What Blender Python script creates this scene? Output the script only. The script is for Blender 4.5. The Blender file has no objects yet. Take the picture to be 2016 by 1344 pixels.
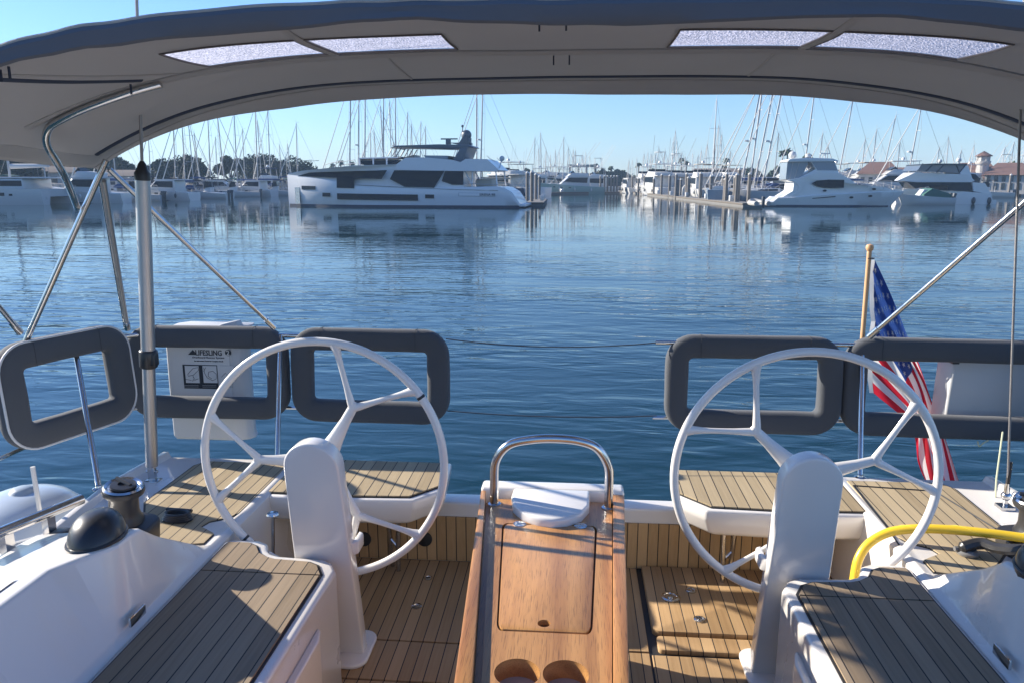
import bpy, bmesh, math, random
from mathutils import Vector, Matrix, noise
R = math.radians
# ------------------------------------------------------------------ camera
F, CX, CY, YH, H, YAW = 1500.0, 1008.0, 672.0, 356.0, 2.75, R(4.65)
PITCH = math.atan((CY - YH) / F)
sc = bpy.context.scene
cam = bpy.data.cameras.new('camera'); co = bpy.data.objects.new('camera', cam)
sc.collection.objects.link(co); sc.camera = co
co.location = (0, 0, H); co.rotation_euler = (math.pi / 2 - PITCH, 0, YAW)
cam.sensor_width = 36; cam.lens = F / 2016 * 36; cam.clip_end = 6000; cam.clip_start = .05
# ------------------------------------------------------------------ sky and sun
SUN_D = Vector((2.12, -.68, -1.0)).normalized()          # direction the light travels
elev = math.asin(-SUN_D.z); az = math.atan2(-SUN_D.x, -SUN_D.y)   # azimuth of sun from +Y clockwise
w = bpy.data.worlds.new('World'); sc.world = w; w.use_nodes = True
nt = w.node_tree; bg = nt.nodes['Background']
sky = nt.nodes.new('ShaderNodeTexSky'); sky.sky_type = 'NISHITA'; sky.sun_disc = False
sky.sun_elevation = elev; sky.sun_rotation = az; sky.altitude = 0
sky.air_density = 1.15; sky.dust_density = .1; sky.ozone_density = 3.0
tn = nt.nodes.new('ShaderNodeMix'); tn.data_type = 'RGBA'; tn.blend_type = 'MULTIPLY'; tn.inputs[0].default_value = 1; tn.inputs[7].default_value = (.69, .89, 1.28, 1)
nt.links.new(sky.outputs[0], tn.inputs[6]); nt.links.new(tn.outputs[2], bg.inputs[0]); bg.inputs[1].default_value = .068
sl = bpy.data.lights.new('sun', 'SUN'); so = bpy.data.objects.new('sun', sl); sc.collection.objects.link(so)
sl.energy = 4.7; sl.angle = R(.6); sl.color = (1, .92, .80)
so.rotation_euler = SUN_D.to_track_quat('-Z', 'Y').to_euler(); so.location = (-40, 10, 30)
sc.view_settings.view_transform = 'Standard'; sc.view_settings.look = 'None'
sc.view_settings.exposure = 1.25; sc.view_settings.gamma = 1
sc.cycles.max_bounces = 8; sc.cycles.transparent_max_bounces = 12
# ------------------------------------------------------------------ pixel rays -> places
fw = Vector((-math.sin(YAW) * math.cos(PITCH), math.cos(YAW) * math.cos(PITCH), -math.sin(PITCH)))
rt = Vector((math.cos(YAW), math.sin(YAW), 0)); upv = rt.cross(fw)
EYE = Vector((0, 0, H))
def ray(px, py): return fw + rt * ((px - CX) / F) - upv * ((py - CY) / F)
def PZ(px, py, z): r = ray(px, py); return EYE + r * ((z - H) / r.z)
def PY(px, py, y): r = ray(px, py); return EYE + r * (y / r.y)
def PX(px, py, x): r = ray(px, py); return EYE + r * (x / r.x)
# ------------------------------------------------------------------ object helpers
C = sc.collection
def thing(name, label, cat, loc=(0, 0, 0), rz=0, group=None):
    o = bpy.data.objects.new(name, None); C.objects.link(o); o.empty_display_size = .1
    o.location = loc; o.rotation_euler = (0, 0, rz); o['label'] = label; o['category'] = cat
    if group: o['group'] = group
    return o
def tag(o, label, cat, group=None):
    o['label'] = label; o['category'] = cat
    if group: o['group'] = group
    return o
def settle(root, base):
    """root was built at the origin with its parts in world coordinates: move its origin to base"""
    b = Vector(base); seen = set()
    def go(o):
        for c in o.children:
            if c.data and c.data.name not in seen:
                seen.add(c.data.name)
                if c.type == 'MESH': c.data.transform(Matrix.Translation(-b))
            go(c)
    root.location = b; go(root)
def copy_tree(o, parent=None):
    c = o.copy(); C.objects.link(c)
    if parent: c.parent = parent
    for ch in list(o.children): copy_tree(ch, c)
    return c
def spline(pts, n=8, closed=False):
    P = [Vector(p) for p in pts]; out = []; N = len(P)
    g = (lambda i: P[i % N]) if closed else (lambda i: P[max(0, min(N - 1, i))])
    for i in range(N if closed else N - 1):
        a, b, c, d = g(i - 1), g(i), g(i + 1), g(i + 2)
        for k in range(n):
            t = k / n
            out.append(.5 * ((2 * b) + (c - a) * t + (2 * a - 5 * b + 4 * c - d) * t * t + (3 * b - a - 3 * c + d) * t ** 3))
    if not closed: out.append(P[-1])
    return out
def lerp(a, b, t): return a + (b - a) * t
def interp(x, tab):
    if x <= tab[0][0]: return tab[0][1]
    for (a, b), (c, d) in zip(tab, tab[1:]):
        if x <= c: return b + (d - b) * (x - a) / (c - a)
    return tab[-1][1]
def rrect(w, h, r, n=6, cx=0, cy=0):
    out = []
    for (sx, sy, a0) in ((1, 1, 0), (-1, 1, 90), (-1, -1, 180), (1, -1, 270)):
        for k in range(n + 1):
            a = R(a0 + 90 * k / n)
            out.append((cx + sx * (w / 2 - r) + r * math.cos(a), cy + sy * (h / 2 - r) + r * math.sin(a)))
    return out
class MB:
    def __init__(s): s.bm = bmesh.new()
    def add(s, vs, fs):
        V = [s.bm.verts.new(v) for v in vs]
        for f in fs:
            try: s.bm.faces.new([V[i] for i in f])
            except ValueError: pass
        return s
    def box(s, x0, x1, y0, y1, z0, z1):
        return s.add([(x, y, z) for z in (z0, z1) for y in (y0, y1) for x in (x0, x1)],
                     [(0, 2, 3, 1), (4, 5, 7, 6), (0, 1, 5, 4), (2, 6, 7, 3), (0, 4, 6, 2), (1, 3, 7, 5)])
    def prism(s, poly, z0, z1, scale0=None):
        n = len(poly)
        f0 = z0 if callable(z0) else (lambda x, y: z0); f1 = z1 if callable(z1) else (lambda x, y: z1)
        return s.add([(x, y, f0(x, y)) for x, y in poly] + [(x, y, f1(x, y)) for x, y in poly],
              [tuple(range(n))[::-1], tuple(range(n, 2 * n))] + [(i, (i + 1) % n, n + (i + 1) % n, n + i) for i in range(n)])
    def loft(s, rings, caps=True, closed=True):
        n = len(rings[0]); vs = [v for r in rings for v in r]; fs = []
        for k in range(len(rings) - 1):
            for i in range(n if closed else n - 1):
                j = (i + 1) % n
                fs.append((k * n + i, k * n + j, (k + 1) * n + j, (k + 1) * n + i))
        if caps: fs += [tuple(range(n))[::-1], tuple(range((len(rings) - 1) * n, len(rings) * n))]
        return s.add(vs, fs)
    def tube(s, pts, r, n=8, closed=False, flat=1.0):
        P = [Vector(p) for p in pts]; N = len(P); rr = r if isinstance(r, (list, tuple)) else [r] * N
        T = []
        for i in range(N):
            a = P[(i - 1) % N] if (closed or i) else P[i]; b = P[(i + 1) % N] if (closed or i < N - 1) else P[i]
            T.append((b - a).normalized())
        nrm = T[0].orthogonal().normalized(); rings = []
        if abs(T[0].y) < .9: nrm = (Vector((0, 1, 0)) - T[0] * T[0].y).normalized()
        for i in range(N):
            nrm = (nrm - T[i] * nrm.dot(T[i])).normalized(); bn = T[i].cross(nrm)
            rings.append([P[i] + (nrm * math.cos(2 * math.pi * k / n) * flat + bn * math.sin(2 * math.pi * k / n)) * rr[i] for k in range(n)])
        if closed: rings.append(rings[0]); return s.loft_closed(rings[:-1])
        return s.loft(rings)
    def loft_closed(s, rings):
        n = len(rings[0]); m = len(rings); vs = [v for r in rings for v in r]; fs = []
        for k in range(m):
            for i in range(n):
                j = (i + 1) % n; q = (k + 1) % m
                fs.append((k * n + i, k * n + j, q * n + j, q * n + i))
        return s.add(vs, fs)
    def lathe(s, prof, loc=(0, 0, 0), n=24, mat=None, caps=True):
        M = Matrix.Translation(loc) @ (mat.to_4x4() if mat else Matrix())
        rings = [[M @ Vector((r * math.cos(2 * math.pi * k / n), r * math.sin(2 * math.pi * k / n), z)) for k in range(n)] for r, z in prof]
        return s.loft(rings, caps)
    def ball(s, c, r, n=12, sc3=(1, 1, 1)):
        prof = [(max(1e-4, r * math.sin(math.pi * k / n)), -r * math.cos(math.pi * k / n)) for k in range(n + 1)]
        rings = [[Vector(c) + Vector((a * math.cos(2 * math.pi * k / n) * sc3[0], a * math.sin(2 * math.pi * k / n) * sc3[1], z * sc3[2])) for k in range(n)] for a, z in prof]
        return s.loft(rings)
    def slab(s, poly, w, w2=None):
        """side outline (u, z) with half-beam w(u): a solid symmetrical about y=0, or one sided between w and w2"""
        n = len(poly); wf = w if callable(w) else (lambda u: w)
        if w2 is None: a = [(u, wf(u), z) for u, z in poly]; b = [(u, -wf(u), z) for u, z in poly]
        else: a = [(u, wf(u), z) for u, z in poly]; b = [(u, w2(u), z) for u, z in poly]
        return s.add(a + b, [tuple(range(n))[::-1], tuple(range(n, 2 * n))] + [(i, (i + 1) % n, n + (i + 1) % n, n + i) for i in range(n)])
    def build(s, name, m, parent=None, bevel=0, seg=2, ang=35, loc=None, sharp=38):
        bm = s.bm
        bmesh.ops.remove_doubles(bm, verts=bm.verts, dist=1e-6)
        bmesh.ops.recalc_face_normals(bm, faces=bm.faces)
        if bevel:
            es = [e for e in bm.edges if len(e.link_faces) == 2 and e.calc_face_angle(0) > R(ang)]
            bmesh.ops.bevel(bm, geom=es, offset=bevel, segments=seg, profile=.5, affect='EDGES', clamp_overlap=True)
        me = bpy.data.meshes.new(name); bm.to_mesh(me); bm.free()
        for p in me.polygons: p.use_smooth = True
        me.set_sharp_from_angle(angle=R(sharp))
        me.materials.append(m)
        o = bpy.data.objects.new(name, me); C.objects.link(o)
        if parent: o.parent = parent
        if loc: o.location = loc
        return o
def struct(o): o['kind'] = 'structure'; return o
def cutout(o, cutters):
    for c in cutters:
        md = o.modifiers.new('cut', 'BOOLEAN'); md.operation = 'DIFFERENCE'; md.object = c; md.solver = 'EXACT'
    dg = bpy.context.evaluated_depsgraph_get(); me = bpy.data.meshes.new_from_object(o.evaluated_get(dg))
    o.modifiers.clear(); me.materials.clear(); me.materials.append(o.data.materials[0]); o.data = me
    for p in me.polygons: p.use_smooth = True
    me.set_sharp_from_angle(angle=R(38))
    for c in cutters: bpy.data.objects.remove(c)
# ------------------------------------------------------------------ materials
MATS = {}
def mat(name, col, rough=.5, metal=0, coat=0, spec=.5, noise_amt=0, noise_scale=5, bump=0, bump_scale=200, sheen=0):
    if name in MATS: return MATS[name]
    m = bpy.data.materials.new(name); m.use_nodes = True; n = m.node_tree; b = n.nodes['Principled BSDF']
    b.inputs['Base Color'].default_value = (*col, 1); b.inputs['Roughness'].default_value = rough
    b.inputs['Metallic'].default_value = metal; b.inputs['Coat Weight'].default_value = coat
    b.inputs['Coat Roughness'].default_value = .06; b.inputs['Specular IOR Level'].default_value = spec
    b.inputs['Sheen Weight'].default_value = sheen
    tc = n.nodes.new('ShaderNodeTexCoord')
    if noise_amt:
        t = n.nodes.new('ShaderNodeTexNoise'); t.inputs['Scale'].default_value = noise_scale; t.inputs['Detail'].default_value = 6
        mx = n.nodes.new('ShaderNodeMix'); mx.data_type = 'RGBA'
        mx.inputs[6].default_value = (*[c * (1 - noise_amt) for c in col], 1); mx.inputs[7].default_value = (*[min(1, c * (1 + noise_amt)) for c in col], 1)
        n.links.new(tc.outputs['Object'], t.inputs['Vector']); n.links.new(t.outputs['Fac'], mx.inputs[0]); n.links.new(mx.outputs[2], b.inputs['Base Color'])
        ra = n.nodes.new('ShaderNodeMapRange'); ra.inputs[3].default_value = max(.02, rough - .08); ra.inputs[4].default_value = rough + .1
        n.links.new(t.outputs['Fac'], ra.inputs[0]); n.links.new(ra.outputs[0], b.inputs['Roughness'])
    if bump:
        t = n.nodes.new('ShaderNodeTexNoise'); t.inputs['Scale'].default_value = bump_scale; t.inputs['Detail'].default_value = 3
        bp = n.nodes.new('ShaderNodeBump'); bp.inputs['Strength'].default_value = bump; bp.inputs['Distance'].default_value = .002
        n.links.new(tc.outputs['Object'], t.inputs['Vector']); n.links.new(t.outputs['Fac'], bp.inputs['Height']); n.links.new(bp.outputs[0], b.inputs['Normal'])
    MATS[name] = m; return m
def nd(n, t, **k):
    x = n.nodes.new(t)
    for a, v in k.items(): setattr(x, a, v)
    return x
def teak(name, c0, c1, spacing=.055, caulk=.09, off=0.0):
    m = bpy.data.materials.new(name); m.use_nodes = True; n = m.node_tree; L = n.links.new; b = n.nodes['Principled BSDF']
    tc = nd(n, 'ShaderNodeTexCoord'); sp = nd(n, 'ShaderNodeSeparateXYZ'); L(tc.outputs['Object'], sp.inputs[0])
    ad = nd(n, 'ShaderNodeMath', operation='MULTIPLY_ADD'); ad.inputs[1].default_value = 1 / spacing; ad.inputs[2].default_value = 50 + off; L(sp.outputs[0], ad.inputs[0])
    fr = nd(n, 'ShaderNodeMath', operation='FRACT'); L(ad.outputs[0], fr.inputs[0])
    fl = nd(n, 'ShaderNodeMath', operation='FLOOR'); L(ad.outputs[0], fl.inputs[0])
    wn = nd(n, 'ShaderNodeTexWhiteNoise', noise_dimensions='1D'); L(fl.outputs[0], wn.inputs['W'])
    mp = nd(n, 'ShaderNodeMapping'); mp.inputs['Scale'].default_value = (90, 3.5, 12); L(tc.outputs['Object'], mp.inputs[0])
    av = nd(n, 'ShaderNodeVectorMath', operation='ADD'); L(mp.outputs[0], av.inputs[0])
    cv = nd(n, 'ShaderNodeCombineXYZ'); mm = nd(n, 'ShaderNodeMath', operation='MULTIPLY'); mm.inputs[1].default_value = 40; L(wn.outputs['Value'], mm.inputs[0]); L(mm.outputs[0], cv.inputs[1]); L(cv.outputs[0], av.inputs[1])
    ns = nd(n, 'ShaderNodeTexNoise'); ns.inputs['Scale'].default_value = 1; ns.inputs['Detail'].default_value = 6; L(av.outputs[0], ns.inputs['Vector'])
    n2 = nd(n, 'ShaderNodeTexNoise'); n2.inputs['Scale'].default_value = 4; n2.inputs['Detail'].default_value = 4; L(tc.outputs['Object'], n2.inputs['Vector'])
    s1 = nd(n, 'ShaderNodeMath', operation='MULTIPLY_ADD'); s1.inputs[1].default_value = .8; L(wn.outputs['Value'], s1.inputs[0]); 
    s0 = nd(n, 'ShaderNodeMath', operation='MULTIPLY_ADD'); s0.inputs[1].default_value = .9; s0.inputs[2].default_value = -.35; L(ns.outputs['Fac'], s0.inputs[0]); L(s0.outputs[0], s1.inputs[2])
    s2 = nd(n, 'ShaderNodeMath', operation='MULTIPLY_ADD'); s2.inputs[1].default_value = .35; L(n2.outputs['Fac'], s2.inputs[0]); L(s1.outputs[0], s2.inputs[2])
    mx = nd(n, 'ShaderNodeMix', data_type='RGBA'); mx.inputs[6].default_value = (*c0, 1); mx.inputs[7].default_value = (*c1, 1); L(s2.outputs[0], mx.inputs[0])
    ca = nd(n, 'ShaderNodeMath', operation='LESS_THAN'); ca.inputs[1].default_value = caulk; L(fr.outputs[0], ca.inputs[0])
    m2 = nd(n, 'ShaderNodeMix', data_type='RGBA'); m2.inputs[7].default_value = (.022, .02, .02, 1); L(ca.outputs[0], m2.inputs[0]); L(mx.outputs[2], m2.inputs[6]); L(m2.outputs[2], b.inputs['Base Color'])
    b.inputs['Roughness'].default_value = .62; b.inputs['Specular IOR Level'].default_value = .35
    hs = nd(n, 'ShaderNodeMath', operation='SUBTRACT'); L(ns.outputs['Fac'], hs.inputs[0]); L(ca.outputs[0], hs.inputs[1])
    bp = nd(n, 'ShaderNodeBump'); bp.inputs['Strength'].default_value = .35; bp.inputs['Distance'].default_value = .0012; L(hs.outputs[0], bp.inputs['Height']); L(bp.outputs[0], b.inputs['Normal'])
    return m
def oak(name, c0, c1, axis=1):
    m = bpy.data.materials.new(name); m.use_nodes = True; n = m.node_tree; L = n.links.new; b = n.nodes['Principled BSDF']
    tc = nd(n, 'ShaderNodeTexCoord'); mp = nd(n, 'ShaderNodeMapping'); mp.inputs['Scale'].default_value = (60, 2.2, 60); L(tc.outputs['Object'], mp.inputs[0])
    a = nd(n, 'ShaderNodeTexNoise'); a.inputs['Scale'].default_value = 1.2; a.inputs['Detail'].default_value = 8; a.inputs['Distortion'].default_value = .6; L(mp.outputs[0], a.inputs['Vector'])
    mp2 = nd(n, 'ShaderNodeMapping'); mp2.inputs['Scale'].default_value = (260, 9, 260); L(tc.outputs['Object'], mp2.inputs[0])
    c = nd(n, 'ShaderNodeTexNoise'); c.inputs['Scale'].default_value = 1.5; c.inputs['Detail'].default_value = 2; L(mp2.outputs[0], c.inputs['Vector'])
    wv = nd(n, 'ShaderNodeTexWave', wave_type='RINGS', rings_direction='Y'); wv.inputs['Scale'].default_value = 5; wv.inputs['Distortion'].default_value = 2.5; wv.inputs['Detail'].default_value = 3; wv.inputs['Detail Scale'].default_value = .8
    mp3 = nd(n, 'ShaderNodeMapping'); mp3.inputs['Scale'].default_value = (2.2, .22, 1); mp3.inputs['Location'].default_value = (.16, 0, .3); L(tc.outputs['Object'], mp3.inputs[0]); L(mp3.outputs[0], wv.inputs['Vector'])
    s = nd(n, 'ShaderNodeMath', operation='MULTIPLY_ADD'); s.inputs[1].default_value = .45; L(wv.outputs['Fac'], s.inputs[0])
    s_ = nd(n, 'ShaderNodeMath', operation='MULTIPLY'); s_.inputs[1].default_value = .6; L(a.outputs['Fac'], s_.inputs[0]); L(s_.outputs[0], s.inputs[2])
    mx = nd(n, 'ShaderNodeMix', data_type='RGBA'); mx.inputs[6].default_value = (*c0, 1); mx.inputs[7].default_value = (*c1, 1); L(s.outputs[0], mx.inputs[0])
    cr = nd(n, 'ShaderNodeMapRange'); cr.inputs[1].default_value = .36; cr.inputs[2].default_value = .44; cr.inputs[3].default_value = .62; cr.inputs[4].default_value = 1; L(c.outputs['Fac'], cr.inputs[0])
    m2 = nd(n, 'ShaderNodeMix', data_type='RGBA', blend_type='MULTIPLY'); m2.inputs[0].default_value = 1; L(mx.outputs[2], m2.inputs[6]); L(cr.outputs[0], m2.inputs[7]); L(m2.outputs[2], b.inputs['Base Color'])
    b.inputs['Roughness'].default_value = .38; b.inputs['Coat Weight'].default_value = .25; b.inputs['Coat Roughness'].default_value = .2
    bp = nd(n, 'ShaderNodeBump'); bp.inputs['Strength'].default_value = .25; bp.inputs['Distance'].default_value = .0008; L(c.outputs['Fac'], bp.inputs['Height']); L(bp.outputs[0], b.inputs['Normal'])
    return m
GEL = mat('gelcoat', (.69, .655, .61), .28, coat=.5, noise_amt=.03, noise_scale=1.5)
NONSLIP = None
def make_nonslip():
    m = mat('nonslip', (.62, .61, .60), .55); n = m.node_tree; b = n.nodes['Principled BSDF']; L = n.links.new
    tc = nd(n, 'ShaderNodeTexCoord'); mp = nd(n, 'ShaderNodeMapping'); mp.inputs['Rotation'].default_value = (0, 0, R(45)); L(tc.outputs['Object'], mp.inputs[0])
    wv = nd(n, 'ShaderNodeTexWave'); wv.inputs['Scale'].default_value = 38; L(mp.outputs[0], wv.inputs['Vector'])
    bp = nd(n, 'ShaderNodeBump'); bp.inputs['Strength'].default_value = .8; bp.inputs['Distance'].default_value = .002; L(wv.outputs['Fac'], bp.inputs['Height']); L(bp.outputs[0], b.inputs['Normal'])
    cm = nd(n, 'ShaderNodeMix', data_type='RGBA'); cm.inputs[6].default_value = (.5, .5, .5, 1); cm.inputs[7].default_value = (.68, .67, .66, 1); L(wv.outputs['Fac'], cm.inputs[0]); L(cm.outputs[2], b.inputs['Base Color'])
    return m
NONSLIP = make_nonslip()
STEEL = mat('stainless', (.58, .58, .58), .16, 1, noise_amt=.05, noise_scale=30)
ALU = mat('aluminium', (.50, .50, .51), .44, 1, noise_amt=.05, noise_scale=12)
BLACK = mat('black_plastic', (.025, .025, .027), .35, noise_amt=.2, noise_scale=20)
RUBBER = mat('rubber', (.02, .02, .02), .7)
WPAINT = mat('white_paint', (.74, .71, .67), .22, coat=.6, noise_amt=.02, noise_scale=6)
CUSH = mat('cushion_cloth', (.064, .070, .080), .88, sheen=.12, noise_amt=.1, noise_scale=7, bump=.6, bump_scale=700)
PIPING = mat('white_piping', (.55, .55, .55), .6)
DARK = mat('dark_glass', (.012, .014, .018), .06, spec=.6)
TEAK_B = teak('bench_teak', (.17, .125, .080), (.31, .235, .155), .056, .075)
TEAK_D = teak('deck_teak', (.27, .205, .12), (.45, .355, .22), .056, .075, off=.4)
TEAK_F = teak('sole_teak', (.27, .165, .075), (.44, .29, .15), .052, .08)
TEAK_T = teak('transom_teak', (.36, .22, .095), (.52, .34, .165), .052, off=.3)
CAULK = mat('caulk', (.02, .02, .022), .6)
OAK = oak('table_oak', (.26, .11, .034), (.53, .275, .095))
OAK2 = oak('leaf_oak', (.27, .105, .033), (.52, .255, .085))
ROPE = mat('rope', (.28, .27, .25), .85, bump=1, bump_scale=300)
YELLOW = mat('yellow_hose', (.75, .50, .03), .35, coat=.3, noise_amt=.12, noise_scale=9)
def canvas_mat():
    m = mat('canvas', (.45, .455, .475), .9, noise_amt=.08, noise_scale=2.5, bump=.35, bump_scale=500); n = m.node_tree; L = n.links.new
    b = n.nodes['Principled BSDF']; out = n.nodes['Material Output']; tr = nd(n, 'ShaderNodeBsdfTranslucent'); tr.inputs[0].default_value = (.42, .42, .43, 1)
    ms = nd(n, 'ShaderNodeMixShader'); ms.inputs[0].default_value = .22; L(b.outputs[0], ms.inputs[1]); L(tr.outputs[0], ms.inputs[2]); L(ms.outputs[0], out.inputs[0])
    return m
CANVAS = canvas_mat()
NAVY = mat('navy_binding', (.035, .05, .09), .8)
def vinyl_mat():
    m = mat('crazed_vinyl', (.9, .88, .95), .35); n = m.node_tree; L = n.links.new
    b = n.nodes['Principled BSDF']; out = n.nodes['Material Output']; tr = nd(n, 'ShaderNodeBsdfTranslucent')
    tc = nd(n, 'ShaderNodeTexCoord'); vo = nd(n, 'ShaderNodeTexVoronoi', feature='DISTANCE_TO_EDGE'); vo.inputs['Scale'].default_value = 85; vo.inputs['Randomness'].default_value = 1; L(tc.outputs['Object'], vo.inputs['Vector'])
    ns = nd(n, 'ShaderNodeTexNoise'); ns.inputs['Scale'].default_value = 60; ns.inputs['Detail'].default_value = 4; L(tc.outputs['Object'], ns.inputs['Vector'])
    cr = nd(n, 'ShaderNodeMapRange'); cr.inputs[1].default_value = 0; cr.inputs[2].default_value = .25; cr.inputs[3].default_value = 1; cr.inputs[4].default_value = .62; L(vo.outputs['Distance'], cr.inputs[0])
    mu = nd(n, 'ShaderNodeMath', operation='MULTIPLY'); L(cr.outputs[0], mu.inputs[0])
    nr = nd(n, 'ShaderNodeMapRange'); nr.inputs[1].default_value = .35; nr.inputs[2].default_value = .65; nr.inputs[3].default_value = .6; nr.inputs[4].default_value = 1.0; L(ns.outputs['Fac'], nr.inputs[0]); L(nr.outputs[0], mu.inputs[1])
    cc = nd(n, 'ShaderNodeCombineColor'); 
    for i, k in enumerate((.66, .64, .72)):
        q = nd(n, 'ShaderNodeMath', operation='MULTIPLY'); q.inputs[1].default_value = k; L(mu.outputs[0], q.inputs[0]); L(q.outputs[0], cc.inputs[i])
    L(cc.outputs[0], tr.inputs[0])
    tp = nd(n, 'ShaderNodeBsdfTransparent'); tp.inputs[0].default_value = (.95, .95, 1, 1)
    m1 = nd(n, 'ShaderNodeMixShader'); m1.inputs[0].default_value = .12; L(tr.outputs[0], m1.inputs[1]); L(tp.outputs[0], m1.inputs[2])
    m2 = nd(n, 'ShaderNodeMixShader'); m2.inputs[0].default_value = .12; L(m1.outputs[0], m2.inputs[1]); L(b.outputs[0], m2.inputs[2]); L(m2.outputs[0], out.inputs[0])
    bp = nd(n, 'ShaderNodeBump'); bp.inputs['Distance'].default_value = .01; L(vo.outputs['Distance'], bp.inputs['Height']); L(bp.outputs[0], tr.inputs['Normal']); L(bp.outputs[0], b.inputs['Normal'])
    return m
VINYL = vinyl_mat()
# ================================================================== SETTING: water and shore
def water_mat():
    m = bpy.data.materials.new('water'); m.use_nodes = True; n = m.node_tree; L = n.links.new; b = n.nodes['Principled BSDF']
    b.inputs['Base Color'].default_value = (.006, .030, .040, 1); b.inputs['Roughness'].default_value = .02
    b.inputs['IOR'].default_value = 1.333; b.inputs['Specular IOR Level'].default_value = .5
    tc = nd(n, 'ShaderNodeTexCoord')
    def layer(scale, rot, detail, dist=0.0, rough=.5):
        mp = nd(n, 'ShaderNodeMapping'); mp.inputs['Scale'].default_value = scale; mp.inputs['Rotation'].default_value = (0, 0, R(rot)); L(tc.outputs['Object'], mp.inputs[0])
        t = nd(n, 'ShaderNodeTexNoise'); t.inputs['Scale'].default_value = 1; t.inputs['Detail'].default_value = detail; t.inputs['Distortion'].default_value = dist; t.inputs['Roughness'].default_value = rough
        L(mp.outputs[0], t.inputs['Vector']); return t.outputs['Fac']
    a = layer((1.25, 3.3, 1), 20, 2, .5, .45); c = layer((.45, 1.25, 1), -14, 1.5, .6, .4); d = layer((3.5, 8, 1), 30, 2, .2); e = layer((.10, .22, 1), 10, 2)
    def mad(x, k, y=None):
        q = nd(n, 'ShaderNodeMath', operation='MULTIPLY_ADD'); L(x, q.inputs[0]); q.inputs[1].default_value = k
        if y is None: q.inputs[2].default_value = 0
        else: L(y, q.inputs[2])
        return q.outputs[0]
    h = mad(d, .12, mad(c, 1.2, mad(a, 1.0)))
    # calmer in the lee of the marina, patches of ruffled water nearer
    sp = nd(n, 'ShaderNodeSeparateXYZ'); L(tc.outputs['Object'], sp.inputs[0])
    mr = nd(n, 'ShaderNodeMapRange', interpolation_type='SMOOTHSTEP'); mr.inputs[1].default_value = 8; mr.inputs[2].default_value = 50; mr.inputs[3].default_value = 1.0; mr.inputs[4].default_value = .13; L(sp.outputs[1], mr.inputs[0])
    pr = nd(n, 'ShaderNodeMapRange'); pr.inputs[1].default_value = .35; pr.inputs[2].default_value = .65; pr.inputs[3].default_value = .35; pr.inputs[4].default_value = 1.3; L(e, pr.inputs[0])
    st = nd(n, 'ShaderNodeMath', operation='MULTIPLY'); L(mr.outputs[0], st.inputs[0]); L(pr.outputs[0], st.inputs[1])
    hh = nd(n, 'ShaderNodeMath', operation='MULTIPLY'); L(h, hh.inputs[0]); L(st.outputs[0], hh.inputs[1])
    bp = nd(n, 'ShaderNodeBump'); bp.inputs['Strength'].default_value = 1; bp.inputs['Distance'].default_value = .031; L(hh.outputs[0], bp.inputs['Height']); L(bp.outputs[0], b.inputs['Normal'])
    return m
struct(MB().add([(-2500, -300, 0), (2500, -300, 0), (2500, 4000, 0), (-2500, 4000, 0)], [(0, 1, 2, 3)]).build('water', water_mat()))
GROUND = mat('shore_ground', (.16, .14, .11), .9, noise_amt=.3, noise_scale=.2)
shore_poly = [(-420, 150), (-190, 150), (-95, 158), (-60, 185), (-22, 215), (30, 228), (60, 235), (95, 215), (150, 190), (300, 170), (700, 160), (900, 900), (-900, 900), (-600, 150)]
struct(MB().prism(shore_poly, -1.0, .9).build('shore_ground', GROUND))
HILLM = mat('hill_scrub', (.07, .08, .06), .95, noise_amt=.3, noise_scale=.03)
HAZE_D = .0005
from mathutils import Euler
FONT = {}
def text(body, size, loc, rot, name, m, parent, ext=.0015, off=0.0, sx=1, spacing=1.0):
    cu = bpy.data.curves.new('lettering', 'FONT'); cu.body = body; cu.size = size; cu.extrude = ext; cu.offset = off; cu.align_x = 'CENTER'; cu.space_character = spacing; cu.resolution_u = 2
    o = bpy.data.objects.new(name, cu); C.objects.link(o)
    me = bpy.data.meshes.new_from_object(o.evaluated_get(bpy.context.evaluated_depsgraph_get())); bpy.data.objects.remove(o)
    me.transform(Matrix.Translation(loc) @ rot.to_matrix().to_4x4() @ Matrix.Diagonal((sx, 1, 1, 1)))
    me.materials.append(m); o = bpy.data.objects.new(name, me); C.objects.link(o); o.parent = parent; return o
# ================================================================== BACKGROUND: boats
def hmat(name, col, rough=.3): return mat(name, col, rough, coat=.3, noise_amt=.04, noise_scale=.8)
HW = hmat('hull_white', (.52, .52, .51)); HC = hmat('hull_cream', (.55, .52, .45)); HN = hmat('hull_navy', (.03, .05, .10)); HG = hmat('hull_grey', (.28, .31, .34)); HGR = hmat('hull_green', (.30, .42, .38))
GLASS = mat('boat_glass', (.012, .02, .03), .2, spec=.12); ANTIF = mat('boot_stripe', (.03, .04, .07), .6)
MASTM = mat('mast_alloy', (.46, .45, .44), .6, .1); MASTD = mat('mast_dark', (.10, .10, .11), .5, .3); WIRE = mat('rigging_wire', (.16, .17, .19), .5, .5)
CVB = mat('sail_cover_blue', (.03, .06, .16), .9); CVT = mat('sail_cover_tan', (.38, .33, .25), .9); CVG = mat('sail_cover_green', (.04, .12, .10), .9); CVK = mat('sail_cover_black', (.03, .03, .035), .9); CVW = mat('furled_sail', (.60, .59, .56), .8)
DECKM = mat('boat_deck', (.58, .57, .54), .6); CABW = hmat('cabin_white', (.55, .55, .54)); DARKG = mat('dark_trim', (.05, .06, .07), .5)
def hshape(t, full=.85): # 0 stern..1 bow -> relative half beam
    return (full + (1 - full) * min(1, t / .45)) * (1 - max(0, (t - .45) / .55) ** 2.4)
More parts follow.
